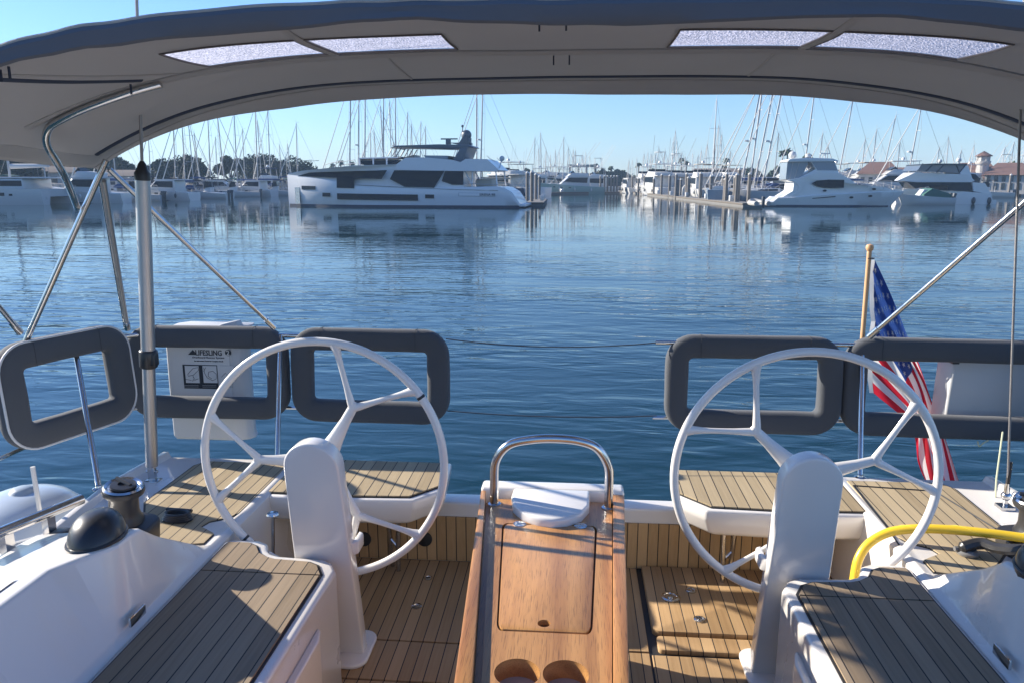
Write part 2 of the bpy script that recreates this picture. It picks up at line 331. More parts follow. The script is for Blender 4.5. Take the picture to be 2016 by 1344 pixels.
def hull_mesh(L, B, hs, hb, rake=.10, trake=.02, wl=.82, full=.85, sheer=1.6, n=18):
    rings = []
    for i in range(n + 1):
        t = i / n; x = -L / 2 + L * t; b = B / 2 * max(.012, hshape(t, full)); z = hs + (hb - hs) * t ** sheer
        dx = rake * L * max(0, (t - .5) / .5) ** 2; bw = b * (wl - .35 * max(0, (t - .5) / .5) ** 1.5)
        tr = -trake * L * (1 - min(1, t * 6))
        pts = [(x - dx * .85, bw * .5, -.35), (x - dx * .7, bw, 0.0), (x - dx * .45 , b * lerp(wl, 1, .7), z * .45), (x, b, z), (x, b * .92, z + .015)]
        pts = [(px - tr * (1 - pz / max(z, .1)) if t < .2 else px, py, pz) for px, py, pz in pts]
        rings.append([(px, py, pz) for px, py, pz in pts] + [(px, -py, pz) for px, py, pz in pts[::-1]])
    return MB().loft(rings)
def hb_at(L, B, full=.85): return lambda x: B / 2 * max(.012, hshape((x + L / 2) / L, full))
def stripe(L, B, wl, parent, m_, z0=.02, z1=.14, rake=.1):
    m = MB(); rings = []
    for i in range(15):
        t = i / 14; x = -L / 2 + L * t; b = B / 2 * max(.012, hshape(t)); bw = b * (wl - .35 * max(0, (t - .5) / .5) ** 1.5) + .035; dx = rake * L * max(0, (t - .5) / .5) ** 2 * .66
        rings.append([(x - dx, bw, z0), (x - dx, bw + .015, z1), (x - dx, -bw - .015, z1), (x - dx, -bw, z0)])
    m.loft(rings); return m.build('boot_stripe', m_, parent)
def rail(m, L, B, z0f, h, r=.025, a=-.45, b=.48, n=9, full=.85):
    for sy in (-1, 1):
        pts = []
        for k in range(n):
            x = L * lerp(a, b, k / (n - 1)); y = sy * (B / 2 * max(.01, hshape((x + L / 2) / L, full)) - .12); z = z0f((x + L / 2) / L)
            pts.append((x, y, z + h)); m.tube([(x, y, z), (x, y, z + h)], r, 4)
        m.tube(pts, r, 4)
def sailboat(L, mh, hullm=HW, cover=CVB, rake=.04, rig='sloop', detail=1, mastm=None, name='sailboat', bim=None, spread=2, radar=False):
    t = thing(name, '-', 'sailboat'); B = L * .30; hs, hb = L * .075 + .35, L * .10 + .5
    hull_mesh(L, B, hs, hb, .12, .03).build('hull', hullm, t)
    if detail: stripe(L, B, .82, t, ANTIF if hullm is not HN else HW, .03, .16, .12)
    mastm = mastm or MASTM
    w = lambda x: B * .30 * (1 - max(0, (x / L - .02) / .4) ** 2 * .5)
    z0 = hs + .05; m = MB()
    m.slab([(-.12 * L, z0 - .2), (-.12 * L, z0 + .50), (.05 * L, z0 + .48), (.17 * L, z0 + .34), (.27 * L, z0 + .10), (.27 * L, z0 - .1)], w); m.build('cabin', CABW, t, bevel=.05)
    if detail:
        m = MB(); m.slab([(-.09 * L, z0 + .15), (-.09 * L, z0 + .36), (.04 * L, z0 + .34), (.14 * L, z0 + .22), (.12 * L, z0 + .14)], lambda x: w(x) + .025); m.build('window', GLASS, t)
        m = MB(); m.slab([(-.24 * L, z0 + .3), (-.22 * L, z0 + 1.0), (-.13 * L, z0 + 1.05), (-.06 * L, z0 + .5)], B * .26); m.build('dodger', cover if bim is None else bim, t, bevel=.08)
        m = MB(); rail(m, L, B, lambda q: hs + (hb - hs) * q ** 1.6, .62, .022); m.build('lifelines', MASTM, t)
    mx = .08 * L; top = Vector((mx - rake * mh, 0, mh)); foot = Vector((mx, 0, z0 + .4))
    r = max(.07, mh * .0062)
    m = MB(); m.tube([foot, foot.lerp(top, .7), top], [r, r, r * .7], 8, flat=.8)
    mo = m.build('mast', mastm, t)
    m = MB(); m.tube([top + Vector((-.6, 0, .12)), top + Vector((0, 0, .1)), top + Vector((.02, 0, .7))], .02, 4); m.build('masthead_gear', mastm, mo)
    for k in range(spread):
        m = MB(); p = foot.lerp(top, (k + 1) / (spread + 1)); wd = B * .30 * (1 - .15 * k); m.tube([p + Vector((-.25, -wd, 0)), p, p + Vector((-.25, wd, 0))], .035, 4); m.build('spreader', mastm, mo)
    if detail and int(mh * 10) % 2:
        m = MB(); m.slab([(-.46 * L, hs + 2.05), (-.45 * L, hs + 2.2), (-.35 * L, hs + 2.3), (-.26 * L, hs + 2.2), (-.25 * L, hs + 2.05), (-.35 * L, hs + 2.12)], B * .30)
        for x in (-.44 * L, -.28 * L):
            for sy in (-1, 1): m.tube([(-.36 * L, sy * B * .3, hs), (x, sy * B * .29, hs + 2.1)], .02, 4)
        m.build('cockpit_awning', cover, t)
    if radar:
        p = foot.lerp(top, .42); m = MB(); m.lathe([(.001, 0), (.3, 0), (.3, .16), (.2, .22), (.001, .22)], p + Vector((.45, 0, 0)), 12); m.box(p.x, p.x + .4, -.05, .05, p.z - .06, p.z); m.build('radome', CABW, mo)
    bz = foot.z + 1.0; bt = Vector((mx - .36 * L, 0, bz + .1))
    m = MB(); m.tube([(mx, 0, bz), bt], .07, 6); m.build('boom', mastm, t)
    m = MB(); m.tube([(mx - .1, 0, bz + .2), (mx - .15 * L, 0, bz + .22), bt + Vector((.2, 0, .12))], [.24, .2, .12], 8, flat=.7); m.build('sail_cover', cover, t, bevel=0)
    m = MB(); wr = .018
    bow = Vector((L / 2 - .1, 0, hb)); st = Vector((-L / 2 + .1, 0, hs))
    m.tube([st, top], wr, 4)
    for sy in (-1, 1):
        cp = Vector((mx - .2, sy * B * .45, hs + .1)); tip = foot.lerp(top, spread / (spread + 1)) + Vector((-.25, sy * B * .26, 0)); m.tube([cp, tip, top], wr, 4)
        m.tube([cp + Vector((.6, 0, 0)), foot.lerp(top, 1 / (spread + 1))], wr, 4)
    m.build('rigging', WIRE, t)
    m = MB(); hd = foot.lerp(top, .97 if rig == 'sloop' else .85); m.tube([bow, bow.lerp(hd, .1), bow.lerp(hd, .92), hd], [.03, .085, .05, .03], 6); m.build('furled_jib', cover if detail and rig == 'dark' else CVW, t)
    if rig == 'ketch':
        m = MB(); m.tube([(-.36 * L, 0, z0), (-.36 * L - rake * mh * .7, 0, mh * .68)], r * .75, 8); m.build('mizzen_mast', mastm, t)
    return t
def motorboat(L, hullm=HW, fly=True, name='motor_yacht', tower=False, cover=None, arch=True, decks=1):
    t = thing(name, '-', 'motorboat'); B = L * .32; hs, hb = L * .07 + .45, L * .11 + .75
    hull_mesh(L, B, hs, hb, .14, -.01, full=.92, sheer=1.4).build('hull', hullm, t); stripe(L, B, .82, t, ANTIF, .02, .15, .14)
    H_ = .17 * L if L < 12 else 2.0
    z0 = hs; z1 = z0 + H_ * 1.0 + .1; wf = lambda x: B * .40 * (1 - max(0, (x / L - .05) / .42) ** 2)
    out = [(-.28 * L, z0 - .2), (-.28 * L, z1), (.04 * L, z1), (.16 * L, z0 + .6), (.30 * L, hs + (hb - hs) * .75 + .15), (.36 * L, hs + (hb - hs) * .6)]
    m = MB(); m.slab(out, wf); c = m.build('cabin', CABW, t, bevel=.08)
    m = MB(); m.slab([(-.24 * L, z0 + H_ * .42), (-.25 * L, z1 - .18), (.03 * L, z1 - .18), (.115 * L, z0 + H_ * .50)], lambda x: wf(x) + .03); m.build('window', GLASS, t)
    m = MB(); m.box(-.40 * L, .06 * L, -B * .42, B * .42, z1 - .02, z1 + .10); m.build('overhang', CABW, t, bevel=.03)
    zt = z1 + .1
    if fly:
        m = MB(); m.slab([(-.26 * L, zt - .02), (-.27 * L, zt + .55), (-.02 * L, zt + .75), (.05 * L, zt - .02)], B * .36); m.build('flybridge', CABW, t, bevel=.06)
        m = MB(); m.slab([(-.06 * L, zt + .66), (-.03 * L, zt + 1.15), (.015 * L, zt + .62)], B * .34); m.build('windscreen', GLASS, t)
        zr_ = zt + 2.0; m = MB(); m.box(-.26 * L, .0, -B * .34, B * .34, zr_, zr_ + .09)
        m.build('hard_top', cover or CABW, t, bevel=.03)
        m = MB()
        for x in (-.24 * L, -.02 * L):
            for sy in (-1, 1): m.tube([(x - .1, sy * B * .33, zt + .5), (x, sy * B * .31, zr_)], .04, 6)
        m.build('top_support', MASTM, t)
        m = MB(); m.lathe([(.001, 0), (.3, 0), (.3, .2), (.15, .42), (.001, .45)], (-.12 * L, 0, zr_ + .25), 12); m.tube([(-.12 * L, 0, zr_), (-.12 * L, 0, zr_ + .3)], .06, 6); m.tube([(-.18 * L, .3, zr_), (-.2 * L, .3, zr_ + 2.4)], .02, 4); m.tube([(-.18 * L, -.5, zr_), (-.2 * L, -.5, zr_ + 3)], .02, 4)
        m.build('antennas', CABW, t)
        if tower:
            m = MB(); zz = zr_ + 2.2
            for x in (-.2 * L, -.06 * L):
                for sy in (-1, 1): m.tube([(x, sy * B * .28, zr_), (x * .8 - .1, sy * B * .14, zz)], .035, 5)
            m.box(-.18 * L, -.05 * L, -B * .17, B * .17, zz, zz + .08); m.tube([(-.1 * L, B * .33, zr_ - 1), (-.42 * L, B * .6, zr_ + 5)], .03, 4); m.tube([(-.1 * L, -B * .33, zr_ - 1), (-.42 * L, -B * .6, zr_ + 5)], .03, 4)
            m.build('tower', MASTM, t)
    for k, fx in enumerate((-.3, -.05, .18)):
        for sy in (-1, 1):
            yy = sy * (hb_at(L, B, .92)(fx * L) + .1); zt_ = hs + (hb - hs) * (fx + .5) ** 1.4; m = MB(); m.ball((fx * L, yy, zt_ * .5 + .1), .15, 8, (1, 1, 2.2)); m.tube([(fx * L, yy, zt_ * .5 + .4), (fx * L, yy - sy * .1, zt_ + .1)], .02, 4); m.build('fender', DARKG if int(L) % 2 else CABW, t)
    for fx in (.02, .14, .25):
        for sy in (-1, 1):
            bb = hb_at(L, B, .92)(fx * L); zz = (hs + (hb - hs) * (fx + .5) ** 1.4); m = MB(); m.box(fx * L - .28, fx * L + .28, sy * bb * .955 - .05, sy * bb * .955 + .05, zz * .68, zz * .68 + .16); m.build('porthole', GLASS, t)
    m = MB(); rail(m, L, B, lambda q: hs + (hb - hs) * q ** 1.4, .7, .025, a=.0, b=.49, n=8, full=.92); m.build('bow_rail', MASTM, t)
    return t
def console_boat(L, hullm=HW, name='console_boat'):
    t = thing(name, '-', 'small boat'); B = L * .32
    hull_mesh(L, B, .8, 1.3, .14, .0, full=.92).build('hull', hullm, t)
    m = MB(); m.slab([(-.05 * L, .7), (-.06 * L, 1.7), (.06 * L, 1.75), (.14 * L, 1.0), (.14 * L, .7)], .5); m.build('console', CABW, t, bevel=.05)
    m = MB(); m.slab([(-.04 * L, 1.75), (-.02 * L, 2.6), (.05 * L, 2.6), (.10 * L, 1.6)], .62); m.build('windscreen', GLASS, t)
    m = MB(); m.box(-.18 * L, .12 * L, -.85, .85, 2.75, 2.85); m.build('hard_top', CVK if int(L * 2) % 2 == 0 else CABW, t, bevel=.03)
    m = MB()
    for x in (-.14 * L, .09 * L):
        for sy in (-.7, .7): m.tube([(x, sy, .7), (x, sy * .95, 2.77)], .035, 5)
    m.build('top_support', MASTM, t)
    for sy in (-.35, .35):
        m = MB(); m.slab([(-.52 * L, -.1), (-.53 * L, .9), (-.55 * L, 1.3), (-.49 * L, 1.35), (-.48 * L, .8), (-.49 * L, -.1)], .16); m.bm.transform(Matrix.Translation((0, sy, 0))); m.build('outboard_motor', DARKG, t, bevel=.05)
    return t
def dinghy(L=2.8, col=HW, name='dinghy'):
    t = thing(name, '-', 'dinghy'); m = MB(); r = .22
    pts = spline([(-L / 2, -.55, .3), (0, -.6, .3), (L * .3, -.5, .36), (L / 2, 0, .5), (L * .3, .5, .36), (0, .6, .3), (-L / 2, .55, .3)], 5); m.tube(pts, r, 8); m.build('tube', col, t)
    m = MB(); m.box(-L / 2 + .1, L * .32, -.5, .5, .12, .2); m.box(-.3, -.05, -.5, .5, .35, .4); m.build('floor', DECKM, t); 
    m = MB(); m.slab([(-L / 2 - .25, -.1), (-L / 2 - .3, .9), (-L / 2 + .02, .95), (-L / 2, .4)], .12); m.build('outboard_motor', DARKG, t, bevel=.03); return t
def place(o, px, py, hd, z=0, off=None):
    p = PZ(px, py, 0); o.location = (p.x, p.y, z); o.rotation_euler.z = R(hd); return o
def lab(o, label, cat=None, group=None):
    o['label'] = label
    if cat: o['category'] = cat
    if group: o['group'] = group
    return o
ORD = 'first second third fourth fifth sixth seventh eighth ninth tenth eleventh twelfth thirteenth fourteenth'.split()
# ------------------------------------------------------------------ long motor yacht (hero)
def hero_yacht():
    A, Bp = PZ(570, 405.4, 0), PZ(1046, 407.6, 0)      # bow, stern on the water
    L = (A - Bp).length; ctr = (A + Bp) / 2; d = (A - Bp).normalized(); side = Vector((-d.y, d.x, 0)); 
    near = side if (EYE - ctr).dot(side) > 0 else -side; hbm = 3.5
    t = thing('long_motor_yacht', 'long white three deck motor yacht with dark hull windows, moored broadside at centre', 'motor yacht')
    def Q(qx, qy):   # picture of the near side -> (u along, z up)
        px, py = 540 + qx * .27778, 170 + qy * .27778; r = ray(px, py); o = ctr + near * (hbm * .0)
        k = (o - EYE).dot(near) / r.dot(near); p = EYE + r * k; return ((p - ctr).dot(d), p.z)
    def shp(u):  # half beam
        t_ = (u + L / 2) / L; return hbm * (max(.03, 1 - max(0, (t_ - .58) / .42) ** 2.3)) * (.93 + .07 * min(1, t_ / .15))
    def wf(k, ins=0): return lambda u: max(.05, shp(u) * k - ins)
    P = lambda *a: [Q(a[i], a[i + 1]) for i in range(0, len(a), 2)]
    WHT = hmat('yacht_white', (.66, .67, .69)); WIN = mat('yacht_glass', (.012, .022, .035), .2, spec=.12); GR = mat('yacht_grey', (.10, .12, .14), .4)
    # hull: lofted from the traced sheer
    sheer = P(95, 628, 200, 636, 420, 660, 640, 700, 900, 712, 1200, 716, 1450, 712, 1640, 708, 1700, 735, 1745, 775, 1768, 800, 1768, 828)
    sh = sorted(sheer); rings = []
    u0, u1 = sh[0][0], Q(95, 640)[0]
    for i in range(33):
        u = lerp(u0, u1, i / 32); z = interp(u, sh); b = shp(u); t_ = (u + L / 2) / L; fl = .93 - .35 * max(0, (t_ - .6) / .4) ** 1.5
        pts = [(u, b * fl * .8, -.4), (u, b * fl, .0), (u, b * .99, z * .5), (u, b, z - .25), (u, b * .985, z)]
        rings.append(pts + [(a, -y, c) for a, y, c in pts[::-1]])
    h = MB().loft(rings).build('hull', WHT, t)
    m = MB(); pl = P(1640, 832, 1805, 830, 1805, 848, 1640, 850); m.slab(pl, 3.1); m.build('swim_platform', WHT, t, bevel=.05)
    m = MB(); m.slab([(Q(110, 0)[0], .02), (Q(110, 0)[0], .20), (Q(1760, 0)[0], .20), (Q(1760, 0)[0], .02)][::-1], lambda u: shp(u) * (.955 - .33 * max(0, ((u + L / 2) / L - .6) / .4) ** 1.5) + .03)
    rings = []
    m = MB()
    for i in range(30):
        u = lerp(u0, u1 - .1, i / 29); t_ = (u + L / 2) / L; b = shp(u) * (.945 - .33 * max(0, (t_ - .6) / .4) ** 1.5) + .04; rings.append([(u, b, .0), (u, b, .22), (u, -b, .22), (u, -b, .0)])
    m.loft(rings); m.build('boot_stripe', ANTIF, t)
    # main superstructure
    def dense(pl, n=5):
        out = []
        for i in range(len(pl)):
            a, b = pl[i], pl[(i + 1) % len(pl)]
            for k in range(n): out.append((lerp(a[0], b[0], k / n), lerp(a[1], b[1], k / n)))
        return out
    m = MB(); m.slab(dense(P(115, 650, 100, 622, 215, 604, 420, 586, 640, 566, 930, 560, 1260, 560, 1385, 600, 1385, 716, 640, 712, 420, 665)), wf(.965)); m.build('superstructure', WHT, t)
    m = MB(); m.slab(dense(P(925, 562, 990, 515, 1110, 512, 1300, 528, 1365, 545, 1400, 522, 1545, 524, 1628, 598, 1600, 606, 1260, 604, 930, 598)), wf(.985)); m.build('flybridge_deck', WHT, t)
    def win(pts, k=.965, dd=.03, name='window', mt=WIN, hull=False):
        for s_ in (-1, 1):
            m = MB()
            pl = dense(P(*pts), 12); n_ = len(pl); f = (lambda u: shp(u) * k + dd)
            if hull: f = lambda u: shp(u) * 1.0 + dd
            a = [(u, s_ * f(u), z) for u, z in pl]; b = [(u, s_ * (f(u) - .12), z) for u, z in pl]
            m.add(a + b, [tuple(range(n_)), tuple(range(n_, 2 * n_))[::-1]] + [(i, (i + 1) % n_, n_ + (i + 1) % n_, n_ + i) for i in range(n_)])
            m.build(name, mt, t)
    win((190, 638, 300, 614, 865, 599, 828, 658, 640, 655, 515, 650), .985, .05)
    win((515, 648, 640, 652, 640, 722, 515, 720), .985, .09, hull=True)
    win((915, 600, 1255, 603, 1185, 719, 985, 712, 885, 660), .985, .05)
    win((1262, 604, 1385, 606, 1385, 698, 1308, 698, 1238, 672), .985, .05)
    for s_ in (-1, 1):
        rings = []
        for k in range(22):
            q_ = k / 21; ut, zt2 = Q(lerp(515, 1075, q_), lerp(757, 765, q_)); ub_, zb2 = Q(lerp(515, 1075, q_), lerp(798, 806, q_)); y_ = s_ * (shp(ut) + .04); y2_ = s_ * (shp(ut) - .1)
            rings.append([(ut, y_, zt2), (ut, y_, zb2), (ut, y2_, zb2), (ut, y2_, zt2)])
        MB().loft(rings).build('window', WIN, t)
    win((228, 706, 345, 708, 345, 733, 228, 731), 1, .05, hull=True); win((403, 753, 463, 754, 463, 780, 403, 779), 1, .03, hull=True); win((1126, 764, 1186, 765, 1186, 791, 1126, 790), 1, .02, hull=True)
    win((163, 716, 207, 716, 212, 832, 170, 832), 1, .03, 'anchor_pocket', mat('polished_steel', (.35, .37, .4), .25, .9), hull=True)
    win((1352, 751, 1602, 755, 1602, 779, 1352, 776), 1, .012, 'nameplate_frame', mat('thin_grey', (.35, .38, .42), .5), hull=True); win((1356, 754, 1599, 758, 1599, 776, 1356, 773), 1, .03, 'nameplate', WHT, hull=True)
    win((640, 697, 980, 714, 1300, 728, 1620, 736, 1620, 739, 1300, 731, 980, 717, 640, 700), 1, .03, 'rub_line', GR, hull=True)
    # name lettering on the near side
    sgn = 1 if near.dot(side) > 0 else -1
    u, z = Q(1548, 772); rot = Euler((R(90), 0, R(180))) if sgn > 0 else Euler((R(90), 0, 0))
    text('SIRENA 88', .30, (u, sgn * (shp(u) + .05), z), rot, 'lettering', GR, t, ext=.01, off=.006, sx=1.2)
    # aft deck: posts, stair, furniture
    for q in ((1390, 606, 1440, 700), (1440, 606, 1440, 712), (1600, 606, 1612, 706)):
        a, b = Q(*q[:2]), Q(*q[2:])
        for s_ in (-1, 1): MB().tube([(a[0], s_ * 2.9, a[1]), (b[0], s_ * 3.1, b[1])], .07, 6).build('deck_post', WHT, t)
    a, b = Q(1440, 660), Q(1560, 712); m = MB(); m.box(min(a[0], b[0]), max(a[0], b[0]), -1.8, 1.2, b[1], a[1]); m.build('deck_sofa', mat('sofa_tan', (.45, .40, .33), .8), t, bevel=.15)
    m = MB()
    for s_ in (-1, 1):
        pts = [Q(x, y) for x, y in ((1240, 676), (1400, 690), (1620, 698))]; m.tube([(a, s_ * 3.35, z) for a, z in pts], .03, 4)
    m.build('hand_rail', MASTM, t)
    # bow lounge screens, hardtop, arch, radar
    m = MB(); m.slab(P(655, 533, 920, 527, 905, 562, 690, 566), 2.4); wo = m.build('windscreen', WIN, t)
    m = MB()
    for q in ((655, 520, 655, 560), (750, 515, 752, 560), (843, 512, 845, 560)):
        a, b = Q(*q[:2]), Q(*q[2:]); m.box(a[0] - .08, a[0] + .08, -2.45, 2.45, b[1], a[1])
    a, b = Q(655, 521), Q(920, 515); m.slab([(a[0], a[1]), (b[0], b[1]), (b[0], b[1] + .12), (a[0], a[1] + .12)], 2.47); m.build('window_frame', WHT, wo)
    m = MB(); m.slab(P(868, 446, 905, 429, 1200, 420, 1405, 423, 1428, 436, 1345, 450, 900, 440), 2.5); m.build('hard_top', GR, t, bevel=.04)
    m = MB(); m.slab(P(1352, 446, 1405, 440, 1368, 544, 1305, 528), 2.6); m.build('arch', GR, t, bevel=.05)
    for q in ((880, 445, 850, 500), (915, 440, 880, 500), (945, 440, 905, 505), (975, 445, 935, 508)):
        a, b = Q(*q[:2]), Q(*q[2:])
        for s_ in (-1, 1): MB().tube([(a[0], s_ * 2.3, a[1]), (b[0], s_ * 2.3, b[1])], .06, 5).build('top_strut', GR, t)
    m = MB(); m.slab(P(1085, 495, 1258, 497, 1258, 530, 1110, 520), 1.9); m.build('fly_seating', mat('seat_grey', (.30, .33, .36), .8), t, bevel=.06)
    m = MB(); m.slab(P(860, 500, 950, 505, 1010, 490, 1015, 512, 900, 520), 1.2); m.build('fly_console', GR, t)
    m = MB(); m.slab(P(1300, 424, 1345, 360, 1380, 350, 1385, 420), .5); u, z = Q(1362, 348); m.ball((u, 0, z), .55, 14); u, z = Q(1362, 372); m.lathe([(.001, 0), (.55, 0), (.55, .45), (.001, .45)], (u, 0, z - .4), 16)
    u, z = Q(1240, 376); m.box(u - .9, u + .9, -.12, .12, z - .05, z + .08); m.box(u - .15, u + .35, -.2, .2, z - .55, z - .05); u2, z2 = Q(1400, 410); m.slab(P(1230, 402, 1400, 402, 1402, 420, 1300, 414), .35)
    u, z = Q(1337, 285); u2, z2 = Q(1340, 330); m.tube([(u, .3, z), (u2, .3, z2)], .05, 6); m.ball((u, .3, z), .14, 8); m.build('radar_mast', GR, t)
    m = MB()
    for s_ in (-1, 1):
        pr = [Q(x, y) for x, y in ((420, 560), (480, 545), (560, 540), (640, 528))]; pb = [Q(x, y) for x, y in ((420, 584), (480, 580), (560, 573), (640, 565))]
        yy = [s_ * (shp(a[0]) * .9) for a in pr]; m.tube([(a[0], y, a[1]) for a, y in zip(pr, yy)], .03, 4)
        for a, b, y in zip(pr, pb, yy): m.tube([(a[0], y, a[1]), (b[0], y, b[1])], .025, 4)
        m.build('deck_rail', MASTM, t); m = MB()
        pr = [Q(x, y) for x, y in ((1545, 522), (1560, 540), (1600, 560))]; m.tube([(a, s_ * 3.1, z + .3) for a, z in pr], .03, 4); m.build('deck_rail', MASTM, t); m = MB()
    u, z = Q(1626, 516); m = MB(); m.ball((u, 1.2, z), .28, 12); m.tube([(u, 1.2, z), (u + .4, 1.2, z - 1.4)], .06, 6); m.build('satellite_dome', CABW, t)
    ang = math.atan2(d.y, d.x); t.location = (ctr.x, ctr.y, 0); t.rotation_euler.z = ang; return t
hero_yacht()
# ------------------------------------------------------------------ big sport fishing yacht on the right (hero)
def hero_sport():
    bow, stern = PZ(1762, 406.5, 0), PZ(1488, 405.5, 0); L = (bow - stern).length; ctr = (bow + stern) / 2; d = (bow - stern).normalized(); side = Vector((-d.y, d.x, 0)); near = side if (EYE - ctr).dot(side) > 0 else -side; hbm = 2.35
    t = thing('convertible_motor_yacht', 'white flybridge motor yacht with enclosed bridge and one oval side window, bow to the right', 'motor yacht')
    WHT = hmat('sport_white', (.66, .66, .64)); sgn = -1
    def Q(qx, qy):
        px, py = 1380 + qx * .31548, 170 + qy * .31548; r = ray(px, py); k = (ctr - EYE).dot(near) / r.dot(near); p = EYE + r * k; return ((p - ctr).dot(d), p.z)
    P = lambda *a: [Q(a[i], a[i + 1]) for i in range(0, len(a), 2)]
    u0, u1 = Q(340, 700)[0], Q(1265, 660)[0]; LL = u1 - u0
    def shp(u): t_ = (u - u0) / LL; return hbm * max(.02, 1 - max(0, (t_ - .45) / .55) ** 2.2) * (.92 + .08 * min(1, t_ / .2))
    sh = sorted(P(330, 722, 425, 715, 428, 690, 520, 690, 700, 674, 900, 664, 1100, 655, 1275, 655)); rings = []
    for i in range(33):
        u = lerp(u0, u1, i / 32); z = interp(u, sh); b = shp(u); t_ = (u - u0) / LL; dx = 1.3 * max(0, (t_ - .6) / .4) ** 2; f = .9 - .45 * max(0, (t_ - .5) / .5) ** 1.4
        pts = [(u - dx * 1.2, b * f * .6, -.4), (u - dx, b * f, 0), (u - dx * .5, b * lerp(f, 1, .6), z * .5), (u, b, z - .1), (u, b * .97, z)]
        rings.append(pts + [(a, -y, c) for a, y, c in pts[::-1]])
    MB().loft(rings).build('hull', WHT, t)
    m = MB(); rings = []
    for i in range(24):
        u = lerp(Q(425, 0)[0], u1 - .4, i / 23); t_ = (u - u0) / LL; dx = 1.3 * max(0, (t_ - .6) / .4) ** 2 * .98; b = shp(u) * (.91 - .45 * max(0, (t_ - .5) / .5) ** 1.4) + .03; rings.append([(u - dx, b, .0), (u - dx, b, .16), (u - dx, -b, .16), (u - dx, -b, .0)])
    m.loft(rings); m.build('boot_stripe', ANTIF, t)
    def dense(pl, n=4):
        out = []
        for i in range(len(pl)):
            a, b = pl[i], pl[(i + 1) % len(pl)]
            for k in range(n): out.append((lerp(a[0], b[0], k / n), lerp(a[1], b[1], k / n)))
        return out
    cab = P(480, 692, 545, 652, 552, 600, 505, 586, 600, 575, 640, 555, 700, 540, 830, 545, 935, 612, 1010, 622, 1110, 628, 1230, 655, 1000, 672, 700, 690)
    kf = lambda k: (lambda u: max(.04, shp(u) * k))
    m = MB(); m.slab(dense(cab), kf(.90)); m.build('cabin', WHT, t)
    m = MB(); m.slab(dense(P(505, 586, 590, 572, 690, 520, 650, 460, 665, 456, 800, 458, 806, 470, 830, 540, 930, 600, 700, 600)), 1.75); m.build('flybridge', WHT, t, bevel=.05)
    def win(pts, w_, name='window', mt=GLASS):
        for s_ in (-1, 1):
            m = MB()
            pl = dense(P(*pts), 3); n_ = len(pl); f = w_ if callable(w_) else (lambda u: w_)
            m.add([(u, s_ * f(u), z) for u, z in pl] + [(u, s_ * (f(u) - .1), z) for u, z in pl], [tuple(range(n_)), tuple(range(n_, 2 * n_))[::-1]] + [(i, (i + 1) % n_, n_ + (i + 1) % n_, n_ + i) for i in range(n_)])
            m.build(name, mt, t)
    win((660, 607, 690, 590, 760, 584, 857, 585, 855, 634, 740, 634, 690, 626), lambda u: shp(u) * .90 + .06)
    CLR = mat('clear_enclosure', (.20, .25, .30), .2); 
    win((665, 476, 800, 472, 822, 528, 700, 526), 1.80, 'side_screen', CLR)
    m = MB(); m.slab(P(518, 478, 648, 474, 605, 575, 508, 582), 1.62); m.build('aft_screen', CLR, t)
    m = MB()
    for q in ((590, 478, 560, 580), (552, 478, 530, 582)):
        a, b = Q(*q[:2]), Q(*q[2:]); m.tube([(a[0], 1.65, a[1]), (b[0], 1.65, b[1])], .03, 4); m.tube([(a[0], -1.65, a[1]), (b[0], -1.65, b[1])], .03, 4)
    m.build('screen_frame', MASTM, t)
    m = MB(); m.slab(P(515, 470, 530, 458, 640, 450, 790, 455, 830, 470, 810, 474, 520, 476), 1.95); m.build('hard_top', WHT, t, bevel=.04)
    m = MB(); u, z = Q(578, 430); m.ball((u, .5, z), .42, 14); m.tube([(u, .5, z), (u, .5, z - .8)], .2, 8); u, z = Q(664, 432); m.lathe([(.001, 0), (.34, 0), (.30, .3), (.001, .32)], (u, -.4, z - .2), 12); u, z = Q(775, 425); m.box(u - .5, u + .5, -.1, .1, z, z + .12); m.tube([(u, 0, z), (u, 0, z - .6)], .07, 6); u, z = Q(565, 370); u2, z2 = Q(572, 455); m.tube([(u, -.7, z - 1), (u2, -.7, z2)], .02, 4)
    m.build('antennas', CABW, t)
    m = MB(); m.slab(dense(P(545, 592, 600, 596, 608, 630, 580, 668, 540, 690, 520, 690, 572, 655, 580, 620)), kf(.93)); m.build('cockpit_wing', WHT, t)
    for qx, qy in ((900, 692), (1023, 684), (738, 651), (1050, 642)):
        u, z = Q(qx, qy); m = MB()
        for s_ in (-1, 1): m.lathe([(.001, 0), (.14, 0), (.14, .04), (.001, .05)], (u, s_ * shp(u) * (.985 if qy > 670 else .91), z), 14, Matrix.Rotation(R(-90 * s_), 3, 'X') @ Matrix.Diagonal((1.5, .8, 1)))
        m.build('porthole', GLASS, t)
    m = MB()
    for s_ in (-1, 1):
        a, b = Q(660, 696), Q(800, 690); m.slab([(a[0], a[1]), (b[0], b[1] + .12), (b[0], b[1]), (a[0], a[1] - .08)], (lambda u: s_ * (shp(u) + .0)), (lambda u: s_ * (shp(u) + .02)))
    m.build('hull_vent', DARKG, t)
    m = MB(); pr = [Q(x, y) for x, y in ((935, 596), (1010, 600), (1120, 606), (1200, 625), (1262, 640))]
    for s_ in (-1, 1):
        m.tube([(a, s_ * shp(a) * .9, z + .1) for a, z in pr], .022, 4)
        for a, z in pr: m.tube([(a, s_ * shp(a) * .9, z + .1), (a, s_ * shp(a) * .9, z - .6)], .02, 4)
    m.build('bow_rail', MASTM, t)
    t.location = (ctr.x, ctr.y, 0); t.rotation_euler.z = math.atan2(d.y, d.x)
